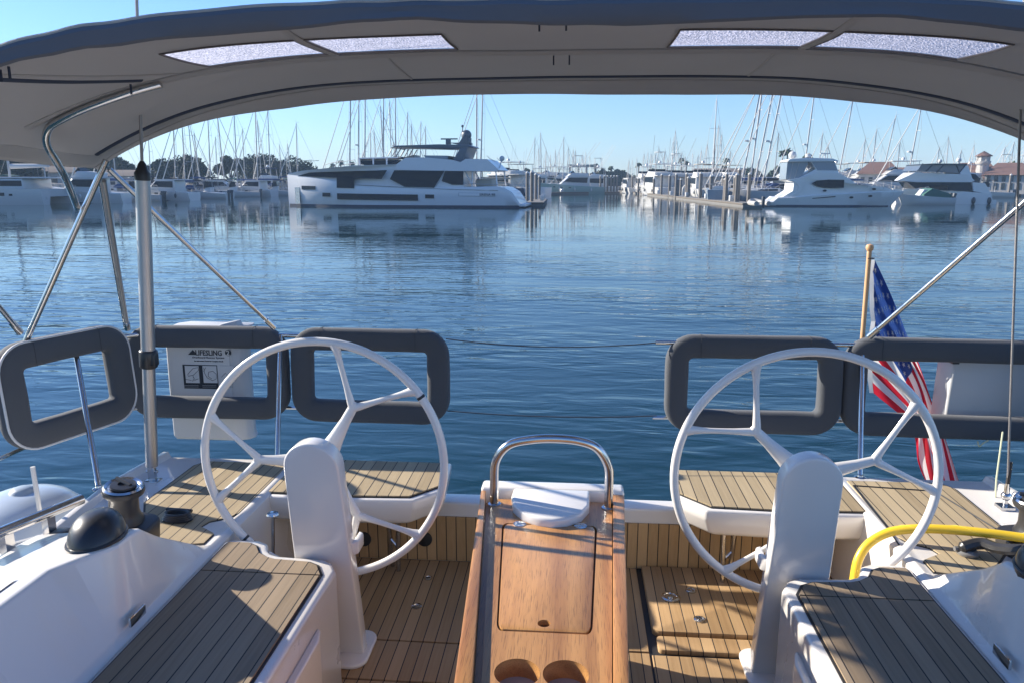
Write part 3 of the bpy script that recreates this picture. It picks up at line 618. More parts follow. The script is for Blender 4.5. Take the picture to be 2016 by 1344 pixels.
    dg = dinghy(2.6, mat('dinghy_grey', (.35, .34, .32), .6)); p = PZ(1495, 402, .7); dg.location = (p.x, p.y + .6, .45); dg.rotation_euler.z = R(95); lab(dg, 'small grey inflatable dinghy lying across the swim platform of the enclosed flybridge yacht', 'dinghy')
hero_sport()
# ------------------------------------------------------------------ second flybridge yacht and tender on the right
def hero_fly():
    stern, bow = PZ(1928, 401, 0), PZ(1790, 401, 0); bow = bow + (bow - stern) * .0; ctr = (bow + stern) / 2; d = (bow - stern).normalized(); side = Vector((-d.y, d.x, 0)); near = side if (EYE - ctr).dot(side) > 0 else -side
    t = thing('flybridge_motor_yacht', 'white motor yacht with black framed fly enclosure and black fenders, behind the tender', 'motor yacht')
    WHT = hmat('fly_white', (.66, .66, .65))
    def Q(qx, qy):
        px, py = 1380 + qx * .31548, 170 + qy * .31548; r = ray(px, py); k = (ctr - EYE).dot(near) / r.dot(near); p = EYE + r * k; return ((p - ctr).dot(d), p.z)
    P = lambda *a: [Q(a[i], a[i + 1]) for i in range(0, len(a), 2)]
    def dense(pl, n=3):
        out = []
        for i in range(len(pl)):
            a, b = pl[i], pl[(i + 1) % len(pl)]
            for k in range(n): out.append((lerp(a[0], b[0], k / n), lerp(a[1], b[1], k / n)))
        return out
    ub, us = Q(1190, 600)[0], Q(1768, 700)[0]
    def shp(u): t_ = (u - us) / (ub - us); return 2.5 * max(.03, 1 - max(0, (t_ - .5) / .5) ** 2.4)
    m = MB(); m.slab(dense(P(1205, 735, 1195, 640, 1400, 648, 1560, 655, 1735, 668, 1740, 706, 1765, 708, 1765, 733, 1500, 737)), shp); m.build('hull', WHT, t)
    m = MB(); m.slab(dense(P(1215, 590, 1300, 540, 1480, 548, 1600, 552, 1642, 590, 1620, 600, 1300, 600)), lambda u: shp(u) * .88); m.build('flybridge', WHT, t)
    m = MB(); m.slab(dense(P(1260, 600, 1620, 600, 1630, 655, 1480, 650, 1480, 622, 1380, 622, 1300, 640)), lambda u: shp(u) * .86); m.build('saloon_glass', GLASS, t)
    m = MB(); m.slab(P(1330, 490, 1420, 486, 1600, 488, 1606, 493, 1560, 545, 1300, 530, 1310, 520), 1.75); en = m.build('enclosure', mat('tinted_enclosure', (.10, .13, .17), .15), t)
    m = MB(); m.slab(P(1320, 492, 1400, 485, 1600, 486, 1608, 492, 1600, 498, 1400, 494), 1.9)
    for q in ((1400, 490, 1355, 535), (1470, 490, 1420, 540), (1540, 490, 1565, 545), (1600, 490, 1560, 545)):
        a, b = Q(*q[:2]), Q(*q[2:])
        for s_ in (-1, 1): m.tube([(a[0], s_ * 1.78, a[1]), (b[0], s_ * 1.78, b[1])], .06, 5)
    m.build('enclosure_frame', DARKG, en)
    m = MB(); m.slab(P(1560, 545, 1600, 496, 1612, 500, 1640, 590), 1.9); m.build('arch', WHT, t)
    u, z = Q(1608, 470); m = MB(); m.lathe([(.001, 0), (.3, 0), (.3, .25), (.15, .4), (.001, .4)], (u, 0, z), 12); m.tube([(u, 0, z), (u, 0, z - .5)], .08, 6); u, z = Q(1475, 470); m.ball((u, .6, z), .25, 10); m.build('antennas', CABW, t)
    m = MB(); m.slab(P(1590, 545, 1680, 550, 1705, 575, 1640, 585, 1585, 570), 1.2); m.build('covered_davit', CVK, t, bevel=.1)
    for qx in (1622, 1718):
        u, z = Q(qx, 712); m = MB(); m.ball((u, -shp(u) - .12 if near.dot(side) < 0 else shp(u) + .12, z), .22, 10, (1, 1, 1.9)); m.build('fender', DARKG, t)
    m = MB(); m.slab(dense(P(1700, 606, 1735, 668, 1735, 672, 1630, 655, 1625, 600)), lambda u: shp(u) * .95); m.build('aft_bulwark', WHT, t)
    t.location = (ctr.x, ctr.y, 0); t.rotation_euler.z = math.atan2(d.y, d.x)
    # tender in front
    tn = console_boat(6.6, HW, 'open_motorboat'); place(tn, 1818, 403.5, 180 + 8); lab(tn, 'low open white motorboat with green cockpit cover in front of the black fendered yacht', 'motorboat')
    for c in list(tn.children):
        if c.name.split('.')[0] in ('hard_top', 'top_support', 'windscreen'): bpy.data.objects.remove(c)
    m = MB(); m.slab([(-.42 * 6.6, .7), (-.40 * 6.6, 1.25), (-.05 * 6.6, 1.9), (.10 * 6.6, 1.2), (.1 * 6.6, .7)], .95); m.build('cockpit_cover', CVG, tn, bevel=.1)
hero_fly()
# ------------------------------------------------------------------ catamaran on the left
def hero_cat():
    a, b = PZ(122, 402, 0), PZ(-90, 402, 0); ctr = (a + b) / 2; L = (a - b).length; d = (b - a).normalized(); side = Vector((-d.y, d.x, 0)); near = side if (EYE - ctr).dot(side) > 0 else -side; sg = 1 if near.dot(side) > 0 else -1
    t = thing('catamaran', 'white sailing catamaran with dark saloon windows cut off by the left edge', 'catamaran')
    for s_ in (-1, 1):
        m = MB(); rings = []
        for i in range(15):
            q = i / 14; x = -L / 2 + L * q; w_ = .85 * max(.08, 1 - max(0, (q - .6) / .4) ** 2); z = 1.75 + .15 * q
            rings.append([(x, s_ * 3 - w_ * .6, -.3), (x, s_ * 3 - w_, .9), (x, s_ * 3 - w_, z), (x, s_ * 3 + w_, z), (x, s_ * 3 + w_, .9), (x, s_ * 3 + w_ * .6, -.3)])
        m.loft(rings); m.build('hull', HW, t)
    m = MB(); m.box(-L / 2 + .3, L * .22, -2.4, 2.4, .9, 1.8); m.build('bridge_deck', HW, t)
    zc = 1.75; m = MB(); m.slab([(-L * .30, zc), (-L * .30, 2.95), (L * .08, 3.0), (L * .20, zc)], 2.9); m.build('saloon', CABW, t, bevel=.15)
    m = MB(); m.slab([(-L * .29, 2.12), (-L * .29, 2.75), (L * .07, 2.75), (L * .135, 2.12)], 2.94); m.build('window', GLASS, t)
    m = MB(); m.box(-L * .44, L * .08, -2.9, 2.9, 3.0, 3.16); m.build('roof', CABW, t, bevel=.06)
    for px, w_ in ((42, 1.25), (64, .4)):
        p = PZ(px, 402, 0); u = (p - ctr).dot(d); m = MB(); m.box(u - w_ / 2, u + w_ / 2, sg * 3.84, sg * 3.87, 1.02, 1.38 if w_ > 1 else 1.25); m.build('hull_window', GLASS, t)
    p = PZ(91, 402, 0); u = (p - ctr).dot(d); m = MB()
    m = MB(); m.tube([(-L * .05, 0, 3.1), (-L * .05, 0, 20)], .14, 8); m.build('mast', MASTM, t)
    m = MB(); m.tube([(-L * .07, 0, 4.4), (-L * .42, 0, 4.5)], [.3, .2], 8); m.build('sail_cover', CVW, t)
    t.location = (ctr.x, ctr.y, 0); t.rotation_euler.z = math.atan2(d.y, d.x)
hero_cat()
# ------------------------------------------------------------------ rows of sailboats, by mast foot px, top py, waterline py
def mast_h(px, top, wl): p = PZ(px, wl, 0); r = ray(px, top); dd = math.hypot(p.x, p.y); return H + r.z / math.hypot(r.x, r.y) * dd
rnd = random.Random(11)
def row(specs, where, group):
    n = 0
    for sp_ in sorted(specs, key=lambda q: q[0]):
        px, top, wl, hd = sp_[:4]; kw = dict(sp_[4]) if len(sp_) > 4 else {}
        mh = max(8, mast_h(px, top, wl)); L = kw.pop('L', mh * .72); L = min(L, 16)
        hm, hn = rnd.choice([(HW, 'white'), (HW, 'white'), (HC, 'cream'), (HN, 'navy'), (HW, 'white'), (HG, 'grey')]) if 'hullm' not in kw else (kw.pop('hullm'), kw.pop('hn'))
        cv, cn = rnd.choice([(CVB, 'blue'), (CVT, 'tan'), (CVG, 'green'), (CVK, 'black'), (CVB, 'blue')]) if 'cover' not in kw else (kw.pop('cover'), kw.pop('cn'))
        o = sailboat(L, mh, hm, cv, kw.pop('rake', rnd.uniform(.01, .04)), **kw)
        p = PZ(px, wl, 0); hr = R(hd); o.location = (p.x - .08 * L * math.cos(hr), p.y - .08 * L * math.sin(hr), 0); o.rotation_euler.z = hr
        n += 1; lab(o, '%s sailboat, %s sail cover, mast %s %s' % (hn, cn, ORD[(n - 1) % 14], where), 'sailboat', group)
row([(348, 240, 391, 200), (367, 225, 390, 195), (384, 215, 389, 100), (417, 215, 387, 188), (444, 220, 386, 20), (469, 215, 386, 170), (509, 205, 385, 190), (517, 235, 383, 95), (534, 215, 384, 160, dict(mastm=MASTM)), (587, 243, 383, 200), (557, 285, 381, 10)], 'from left in the left marina', 'sailboats in the left marina')
row([(300, 260, 392, 185, dict(rake=.03)), (232, 180, 393, 170), (95, 150, 391, 10), (205, 170, 394, 190)], 'beneath the canopy edge at far left', 'sailboats at the far left')
row([(689, 150, 386, 172, dict(rake=.055)), (707, 175, 386, 178, dict(rake=.04, radar=True)), (719, 160, 387, 182, dict(rake=.04)), (745, 255, 384, 10), (755, 170, 385, 175), (758, 209, 385, 5), (773, 200, 385, 92), (780, 180, 384, 178, dict(radar=True)), (802, 222, 383, 170), (815, 244, 383, 15), (827, 240, 382, 172), (838, 249, 382, 185), (730, 262, 382, 188)], 'from left behind the long yacht', 'sailboats behind the long motor yacht')
row([(938, 165, 387, 185, dict(mastm=MASTM, L=14)), (946, 150, 388, 175, dict(radar=True, L=15))], 'of the tall pair behind the long yacht stern', 'tall masts at the long yacht stern')
row([(1050, 271, 379, 170), (1060, 292, 378, 80), (1066, 262, 379, 12), (1074, 296, 378, 100), (1093, 296, 378, 80), (1107, 270, 379, 182), (1120, 303, 377, 95), (1127, 294, 377, 100), (1132, 296, 377, 80), (1140, 312, 377, 90)], 'right of the long yacht stern', 'sailboats in the far channel')
row([(1265, 303, 377, 100), (1273, 300, 377, 80), (1279, 303, 377, 95), (1287, 302, 378, 170), (1297, 290, 378, 10), (1312, 320, 378, 90), (1321, 277, 380, 80), (1324, 258, 380, 98), (1328, 277, 380, 85), (1252, 312, 376, 80)], 'from left above the far right docks', 'sailboats at the far right docks')
row([(1386, 284, 384, 100), (1401, 195, 388, 78, dict(rake=.01, rig='dark')), (1407, 246, 386, 95), (1414, 264, 385, 100)], 'left of the leaning mast group', 'sailboats left of the leaning mast group')
row([(1456, 150, 395, 168, dict(rake=.13, radar=True, hullm=HW, hn='white', cover=CVB, cn='blue')), (1474, 140, 394, 174, dict(rake=.06, radar=True)), (1482, 150, 396, 170, dict(rake=.12, cover=CVB, cn='blue')), (1498, 150, 397, 170, dict(rake=.12, radar=True, cover=CVK, cn='black'))], 'of the leaning four on the right', 'leaning masts on the right')
row([(1577, 170, 390, 176, dict(rake=.05, radar=True)), (1645, 190, 389, 172, dict(rake=.09)), (1730, 228, 387, 172, dict(rake=.11)), (1781, 200, 396, 175, dict(rake=.07, radar=True, L=11, hullm=HN, hn='dark'))], 'from left behind the right motor yachts', 'sailboats behind the right motor yachts')
row([(1236, 318, 377, 100), (1243, 322, 377, 85), (1292, 312, 378, 10), (1305, 300, 378, 95), (1336, 300, 380, 175), (1345, 312, 381, 100), (1360, 302, 382, 80), (1368, 318, 382, 170), (1376, 296, 383, 95)], 'among the far right dock boats', 'small sailboats at the right docks')
row([(1430, 300, 386, 170), (1520, 262, 389, 175), (1552, 300, 388, 168), (1605, 262, 388, 172), (1625, 285, 388, 10), (1690, 275, 387, 175), (1710, 255, 386, 170), (1760, 280, 387, 172)], 'in the back rank on the right', 'back rank sailboats on the right')
row([(1835, 290, 386, 175), (1857, 270, 385, 10), (1880, 296, 386, 170), (1905, 285, 385, 95), (1965, 290, 384, 175), (1982, 280, 384, 170), (2005, 292, 383, 100)], 'by the tower at right', 'sailboats by the tower')
row([(395, 262, 385, 20), (431, 270, 385, 170), (484, 255, 384, 190), (572, 282, 381, 100)], 'in the left rear rank', 'rear rank sailboats on the left')
row([(1083, 305, 377, 85), (1100, 300, 377, 95), (1115, 290, 377, 170), (1145, 305, 376, 95), (1152, 300, 376, 85), (1160, 308, 376, 90)], 'behind the pale green boat', 'sailboats behind the pale green boat')
# ------------------------------------------------------------------ motor boats
MB_ = [
 ('motor', 165, 400, 188, 10.5, 'white cabin cruiser just right of the catamaran, its bow hidden by a steel leg', dict()),
 ('console', 268, 396, 186, 7.5, 'white hard top launch seen between the canopy leg and the thick pole', dict()),
 ('motor', 325, 395, 172, 9.5, 'low white cruiser right of the thick aluminium pole', dict(fly=False, cover=CVK)),
 ('motor', 10, 381, 170, 17, 'large white motor yacht behind the catamaran roof', dict()),
 ('console', 462, 388, 200, 8.5, 'open white fishing boat with hard top in the left marina', dict()),
 ('console', 415, 391, 165, 7.5, 'small white hard top boat with dark engines left of the taller open fishing boat', dict()),
 ('motor', 497, 387, 168, 9, 'white cruiser half hidden between left marina masts', dict(fly=False)),
 ('console', 545, 386, 190, 8, 'open white boat nearest the bow of the long yacht', dict()),
 ('motor', 1072, 377, 175, 22, 'large white motor yacht moored beyond the long yacht stern', dict()),
 ('motor', 985, 387, 140, 17, 'white and black motor yacht showing behind the stern deck of the long yacht', dict()),
 ('motor', 1008, 385, 150, 15, 'second motor yacht beyond the long yacht stern, next to the pilings', dict(cover=DARKG)),
 ('motor', 1122, 382, 188, 14, 'sport fishing boat with pale green hull at the far floating dock', dict(tower=True, hullm=HGR)),
 ('motor', 1164, 380, 170, 12, 'white fishing boat right of the pale green hulled one', dict(tower=True)),
 ('motor', 1290, 385, 105, 15, 'white sport fishing yacht with flybridge stern on at the right docks', dict(tower=True)),
 ('motor', 1350, 383, 100, 13, 'white cruiser stern on behind the row of pilings', dict()),
 ('motor', 1377, 387, 95, 12, 'white cabin boat with flat roof beside the grey hulled sloop', dict(cover=CVT)),
 ('motor', 1420, 383, 120, 15, 'cream canopied trawler behind the leaning masts', dict(cover=CVT)),
 ('motor', 1535, 386, 178, 13, 'white motor cruiser behind the cockpit of the enclosed flybridge yacht', dict()),
 ('motor', 1690, 387, 176, 17, 'large white motor yacht between the two nearer flybridge yachts', dict(cover=CVT)),
 ('motor', 1745, 389, 172, 17, 'white motor yacht with wide overhanging roof behind the right bow', dict()),
 ('motor', 1660, 385, 172, 18, 'tall white yacht with many antenna domes in the second row right', dict()),
 ('motor', 1955, 384, 160, 12, 'fishing boat with booms at the far right pilings', dict(tower=True)),
 ('motor', 1995, 383, 185, 13, 'white workboat at the extreme right', dict(tower=True)),
 ('console', 1930, 386, 170, 8, 'small boat behind the stern of the black fendered yacht', dict()),
 ('motor', 1240, 381, 100, 11, 'small white cruiser at the head of the right docks', dict(fly=False)),
 ('motor', 1268, 382, 98, 12, 'white flybridge cruiser between the first right dock pilings', dict()),
 ('motor', 1322, 384, 102, 13, 'white sport boat with tower between the upright dinghies and pilings', dict(tower=True)),
 ('motor', 1395, 385, 96, 13, 'white cruiser with black canvas behind the grey blue sloop', dict(cover=CVK)),
 ('console', 1446, 391, 175, 8, 'open white boat beneath the leaning masts', dict()),
 ('motor', 1470, 389, 172, 11, 'white cabin cruiser left of the enclosed flybridge yacht', dict(fly=False)),
 ('motor', 1622, 386, 174, 14, 'white cruiser over the foredeck of the enclosed flybridge yacht', dict(cover=CVT)),
 ('motor', 1715, 388, 176, 13, 'lower white cruiser between overhanging roof yacht and enclosed flybridge yacht', dict(fly=False)),
 ('motor', 1885, 386, 170, 12, 'white cabin cruiser behind the black fendered yacht stern', dict()),
 ('console', 1940, 389, 160, 8, 'white open boat right of the black fendered yacht', dict()),
 ('motor', 1915, 383, 172, 12, 'white trawler between the tower and the pilings', dict(cover=CVT, tower=True)),
 ('motor', 1050, 379, 172, 13, 'white cruiser left of the large far channel yacht', dict()),
 ('motor', 1098, 378, 176, 12, 'white cruiser between the large far yacht and pale green boat', dict()),
 ('motor', 1150, 378, 10, 10, 'small white cruiser under the flat roofed shelter', dict(fly=False)),
 ('console', 385, 389, 165, 7, 'dark topped open boat left of the sparse airy tree', dict()),
 ('motor', 440, 387, 12, 9, 'small white cruiser with black canvas under the sparse airy tree', dict(fly=False, cover=CVK)),
 ('motor', 520, 384, 170, 10, 'white cruiser in front of the big dark tree mass', dict(cover=CVB)),
]
for kind, px, py, hd, L, lb_, kw in MB_:
    o = motorboat(L, kw.pop('hullm', HW), **kw) if kind == 'motor' else console_boat(L)
    place(o, px, py, hd); lab(o, lb_, 'motorboat', 'motor boats in the marina')
grey = hull_mesh(9.5, 3.0, 1.6, 1.9, .1, .02); gt = thing('grey_sloop_hull', 'grey blue hull of a sloop lying stern on beside the right dock', 'sailboat'); grey.build('hull', hmat('sloop_blue', (.22, .29, .36)), gt)
m = MB(); m.slab([(-2.2, 1.5), (-2.2, 2.1), (1.5, 2.0), (2.5, 1.6)], .8); m.build('cabin', CABW, gt, bevel=.08); m = MB(); m.tube([(-4.6, -1.2, 1.6), (-4.6, -1.2, 2.3), (-4.6, 1.2, 2.3), (-4.6, 1.2, 1.6)], .03, 6); m.build('stern_rail', MASTM, gt); place(gt, 1412, 398, 80)
for px, py, hd, tilt, lb_, sz in ((1296, 386, 170, 0, 'white dinghy on the water before the first pilings', 3.2), (1362, 387, 100, 62, 'white dinghy stood on end at the dock edge', 3.0), (1322, 385, 60, 40, 'pale dinghy tipped against a piling', 2.6), (1438, 396, 190, 12, 'cream dinghy hoisted behind a sailboat stern', 3.2), (1350, 388, 80, 55, 'second upright white dinghy beside the first', 2.8)):
    o = dinghy(sz, HC); place(o, px, py, hd, .1 if tilt < 15 else .5); o.rotation_euler.y = R(-tilt); lab(o, lb_, 'dinghy', 'dinghies at the right docks')
# ------------------------------------------------------------------ docks and pilings
DOCK = mat('dock_concrete', (.15, .145, .135), .85, noise_amt=.2, noise_scale=1.5); PILE = mat('piling_wood', (.17, .155, .14), .85, noise_amt=.35, noise_scale=2)
PCAP = mat('piling_cap', (.55, .54, .5), .6)
def dock(p0, p1, w_, label):
    a, b = Vector(p0), Vector(p1); d = (b - a).normalized(); L = (b - a).length
    t = thing('floating_dock', label, 'dock', ((a.x + b.x) / 2, (a.y + b.y) / 2, 0), math.atan2(d.y, d.x), 'floating docks')
    m = MB(); m.box(-L / 2, L / 2, -w_ / 2, w_ / 2, -.2, .40); m.build('walkway', DOCK, t)
    m = MB(); m.box(-L / 2 - .05, L / 2 + .05, -w_ / 2 - .08, w_ / 2 + .08, .22, .36); m.build('rub_rail', mat('dock_timber', (.12, .10, .08), .9), t)
    for k in range(max(2, int(L / 12))):
        x = -L / 2 + (k + .5) * L / max(2, int(L / 12)); m = MB(); m.box(x - .3, x + .3, -w_ / 2 + .1, -w_ / 2 + .55, .48, 1.1); m.build('dock_box', CABW, t, bevel=.04)
    return t
dock(PZ(1226, 378.5, 0), PZ(1500, 408, 0) + Vector((-1, 0, 0)), 2.0, 'long floating dock running towards the viewer along the right pilings')
dock(PZ(1062, 383, 0), PZ(1214, 381.5, 0), 2.2, 'far floating dock under the pale green hulled fishing boat')
dock(PZ(250, 388, 0), PZ(570, 382, 0), 1.8, 'floating dock behind the left marina boats')
dock(PZ(1500, 392, 0), PZ(1800, 390, 0), 1.8, 'dock behind the enclosed flybridge yacht')
dock(PZ(1040, 408, 0) + Vector((.5, 3, 0)), PZ(1062, 398, 0), 2.0, 'short dock end with pilings at the long yacht stern')
dock(PZ(640, 384, 0), PZ(960, 385, 0), 1.8, 'dock hidden behind the long yacht')
def piling(h_, r=.2):
    t = thing('dock_piling', '-', 'piling'); m = MB(); m.tube([(0, 0, -.5), (0, 0, h_)], r, 10); m.build('post', PILE, t); m = MB(); m.lathe([(r * 1.08, 0), (r * 1.08, .08), (.001, .28)], (0, 0, h_), 10); m.build('cap', PCAP, t); return t
proto = piling(3.3)
plist = []
rp = random.Random(4)
a, b = PZ(1226, 379, 0), PZ(1470, 405, 0)
for k in range(26):
    q = (k / 25) ** .75; p = a.lerp(b, q); plist.append((p.x + (-1.1 if k % 2 else 1.3) + rp.uniform(-.3, .3), p.y, rp.uniform(.85, 1.15), 'right'))
for px, py, s_ in ((1047, 404, 1.1), (1055, 399, 1.05), (1038, 400, 1.1), (1062, 392, 1), (1452, 404.5, 1.18), (1428, 402, 1.05), (1330, 392, 1.1), (1350, 394, 1.1)): p = PZ(px, py, 0); plist.append((p.x, p.y, s_, 'right' if px > 1200 else 'stern'))
for px in (1182, 1190, 1196, 1203, 1209, 1215): p = PZ(px, 381.5, 0); plist.append((p.x, p.y + 1.5, 1.1, 'far'))
for px, py in ((1862, 384), (1894, 386), (1946, 386), (1970, 384), (1985, 388), (2008, 386), (1930, 383), (1716, 386), (1600, 388)): p = PZ(px, py, 0); plist.append((p.x, p.y, 1.1, 'east'))
for px in (258, 310, 352, 400, 455, 506, 560): p = PZ(px, 387 - (px - 258) * .012, 0); plist.append((p.x, p.y, .95, 'left'))
W_ = {'right': 'grey wooden piling, # along the long right dock counting from its far end', 'stern': 'wooden piling, # from left at the short dock by the long yacht stern', 'far': 'dark piling, # from left of the six ending the far floating dock', 'east': 'weathered piling among the right hand boats, # from the left', 'left': 'wooden piling in the left marina, # from the left'}
cnt = {}
def num(k): return (ORD + ['fifteenth', 'sixteenth', 'seventeenth', 'eighteenth', 'nineteenth', 'twentieth'] + ['twenty ' + x for x in ORD])[k - 1]
plist.sort(key=lambda q: -q[1] if q[3] == 'right' else q[0] / q[1])
for i, (x, y, s_, wh) in enumerate(plist):
    o = proto if i == 0 else copy_tree(proto); cnt[wh] = cnt.get(wh, 0) + 1; q_ = cnt[wh]; o.location = (x, y, 0); o.scale = (1, 1, s_); lab(o, W_[wh].replace('#', num(q_)), 'piling', {'right': 'pilings along the right dock', 'stern': 'pilings at the long yacht stern', 'far': 'pilings of the far dock', 'east': 'pilings at the right edge', 'left': 'pilings in the left marina'}[wh])
# ------------------------------------------------------------------ trees, palms
def leafmat(name, c): 
    m = mat(name, c, .8, noise_amt=.45, noise_scale=.6, spec=.2); return m
LF1, LF2, LF3 = leafmat('leaf_dark', (.025, .045, .025)), leafmat('leaf_mid', (.045, .07, .035)), leafmat('leaf_olive', (.07, .08, .045))
BARK = mat('bark', (.10, .08, .06), .9, noise_amt=.3, noise_scale=3)
def crown(cl, n, size, rnd_, hollow=.35):
    m = MB(); bm = m.bm
    for (c, r) in cl:
        for _ in range(n):
            v = Vector((rnd_.gauss(0, 1), rnd_.gauss(0, 1), rnd_.gauss(0, 1))).normalized() * (rnd_.uniform(hollow, 1) ** .5)
            k = 1 + .25 * noise.noise(v * 2 + Vector(c)); p = Vector(c) + Vector((v.x * r[0] * k, v.y * r[1] * k, v.z * r[2] * k))
            if p.z < .5: p.z = .5 + rnd_.random()
            a = Vector((rnd_.gauss(0, 1), rnd_.gauss(0, 1), rnd_.gauss(0, 1))).normalized(); b = a.orthogonal().normalized(); c2 = a.cross(b); s_ = size * rnd_.uniform(.6, 1.4)
            vs_ = [bm.verts.new(p + b * s_), bm.verts.new(p + c2 * s_ * .6), bm.verts.new(p - b * s_ * .8), bm.verts.new(p - c2 * s_ * .5)]; bm.faces.new(vs_)
    return m
def tree(px, dist, top, w_px, label, lf, seed, kind='round', base_z=.9, n=650, leaf=.38):
    rr = random.Random(seed); r = ray(px, top); hd = math.hypot(r.x, r.y); x, y = r.x / hd * dist, r.y / hd * dist; h_ = H + r.z / hd * dist - base_z; wd = w_px / F * dist
    t = thing('palm_tree' if kind == 'palm' else 'leafy_tree', label, 'palm tree' if kind == 'palm' else 'tree', (x, y, base_z), 0)
    if kind == 'palm':
        m = MB(); m.tube([(0, 0, -.5), (.15, 0, h_ * .5), (.1, .1, h_ - 1)], [.26, .2, .16], 7); m.build('trunk', BARK, t)
        m = MB(); c = Vector((.1, .1, h_ - 1))
        for k in range(26):
            a = rr.uniform(0, 6.28); el = rr.uniform(-.5, 1.2); Lf = rr.uniform(1.1, 1.7) * max(.8, wd / 3.0); d = Vector((math.cos(a) * math.cos(el), math.sin(a) * math.cos(el), math.sin(el))); pts = [c + d * Lf * q - Vector((0, 0, 1)) * (q ** 2) * Lf * .55 for q in (0, .35, .7, 1)]; sd = d.cross(Vector((0, 0, 1))).normalized()
            for i in range(3):
                for j in (-1, 1):
                    p, q_ = pts[i], pts[i + 1]
                    m.add([p, q_, q_ + sd * j * .42 * (1 - i * .25) - Vector((0, 0, .25)), p + sd * j * .30 - Vector((0, 0, .15))], [(0, 1, 2, 3)])
        m.build('crown', LF2, t); return t
    cl = []
    nn = 9 if kind != 'sparse' else 8
    for k in range(nn):
        u = rr.uniform(-.5, .5) if kind != 'mound' else lerp(-.5, .5, k / (nn - 1)); pz = (.62 - .35 * abs(u) * 1.4) * h_ if kind != 'mound' else (.5 - .15 * abs(u)) * h_
        if kind == 'sparse': pz = rr.uniform(.6, .85) * h_
        cl.append(((u * wd * .8, rr.uniform(-.3, .3) * wd * .5, pz * rr.uniform(.85, 1.1)), (wd * (.17 if kind == 'sparse' else .26), wd * .25, h_ * (.14 if kind == 'sparse' else (.36 if kind != 'mound' else .5 - .3 * abs(u))))))
    m = MB(); m.tube([(0, 0, -.5), (.1, 0, h_ * .45)], [wd * .035 + .15, wd * .02 + .1], 8)
    for c, r_ in cl: m.tube([(.1 * 0, 0, h_ * .22), ((c[0]) * .5, c[1] * .5, c[2] * .65), c], [.22, .14, .06], 5)
    m.build('trunk', BARK, t)
    crown(cl, n if kind != 'sparse' else n // 2, leaf, rr, .25).build('crown', lf, t); return t
tree(352, 175, 299, 115, 'dark round headed tree behind the left marina masts', LF1, 1)
tree(318, 178, 318, 50, 'smaller dark tree at the left shoulder of the round headed one', LF1, 21)
tree(450, 185, 304, 55, 'sparse airy tree between the two dark tree masses', LF3, 2, 'sparse')
tree(515, 200, 298, 90, 'big dark tree at the left end of the hedge like tree mass', LF1, 3)
tree(560, 205, 306, 95, 'dark tree mass sloping down towards the long yacht bow', LF1, 4)
tree(598, 210, 322, 50, 'low dark shrub tree at the right end of the sloping mass', LF1, 5)
for i, (px, top, wpx, dist) in enumerate(((20, 300, 80, 160), (75, 303, 70, 168), (130, 312, 70, 172), (180, 318, 60, 175), (228, 308, 60, 178), (-40, 296, 90, 158))):
    tree(px, dist, top, wpx, ['broad dark tree behind the catamaran', 'dark tree just under the canopy edge at left', 'dark tree above the white cabin cruiser', 'tree between the crossing canopy legs', 'dark tree left of the thick aluminium pole', 'dark tree at the far left edge'][i], LF1, 30 + i)
tree(640, 260, 330, 22, 'low bush beside the two small palms behind the long yacht bow', LF2, 6)
for i, (px, top, d) in enumerate(((653, 318, 240), (670, 312, 235), (691, 314, 245))): tree(px, d, top, 12, ['shorter left palm above the long yacht bow', 'taller palm above the long yacht bow', 'palm hidden behind a mast above the long yacht bow'][i], LF2, 40 + i, 'palm')
for i, (px, top, wpx) in enumerate(((1037, 331, 24), (1182, 336, 30), (1188, 332, 22), (1212, 331, 28), (1226, 334, 24), (1288, 331, 26))):
    tree(px, 262, top, wpx, ['small dark tree right of the long yacht', 'dark tree beside the flat roofed structure', 'second dark tree by the flat roofed structure', 'rounded tree left of the channel end', 'tree at the right end of the channel end group', 'small tree among the far right masts'][i], LF2, 50 + i)
for i, (px, top, d, w__) in enumerate(((1173, 319, 262, 9), (1202, 324, 262, 8), (1257, 317, 255, 9), (1342, 307, 240, 12), (1351, 313, 242, 12), (1430, 307, 235, 10), (1425, 322, 240, 8), (1541, 291, 205, 14), (1551, 287, 205, 14), (1590, 296, 190, 10), (1813, 318, 215, 10), (1994, 312, 200, 18), (1532, 322, 210, 10))):
    tree(px, d, top, w__, 'palm tree ' + ['standing over the flat roofed structure', 'rising from the channel end trees', 'among thin masts at the far right docks', 'leftmost of two right of the thin mast trio', 'right one of two, right of the thin mast trio', 'between the tall straight mast and the leaning group', 'short, left of the leaning mast group', 'left of the twin palms behind the enclosed bridge', 'right of the twin palms behind the enclosed bridge', 'behind the enclosed bridge roof', 'between red roofs on the right', 'at the far right edge by the white house', 'low, left of the enclosed bridge'][i], LF2, 70 + i, 'palm')
for i, (px, top, wpx) in enumerate(((1480, 330, 40), (1535, 331, 40), (1640, 334, 50), (1372, 334, 30), (1850, 330, 30), (1915, 330, 26), (1990, 326, 36))):
    tree(px, 225, top, wpx, ['low dark tree behind the leaning masts', 'dark shrubbery left of the enclosed bridge', 'tree behind the domed white yacht', 'low tree left of the tall straight mast', 'tree left of the tower', 'tree beneath the tower', 'tree by the white house at far right'][i], LF1, 90 + i)
tree(1330, 268, 341, 60, 'long low tree line behind the far right docks', LF2, 120, 'mound', n=300)
tree(1145, 268, 341, 60, 'low tree line behind the flat roofed structure', LF2, 121, 'mound', n=300)
tree(1240, 272, 343, 60, 'low trees closing the channel end', LF2, 122, 'mound', n=300)
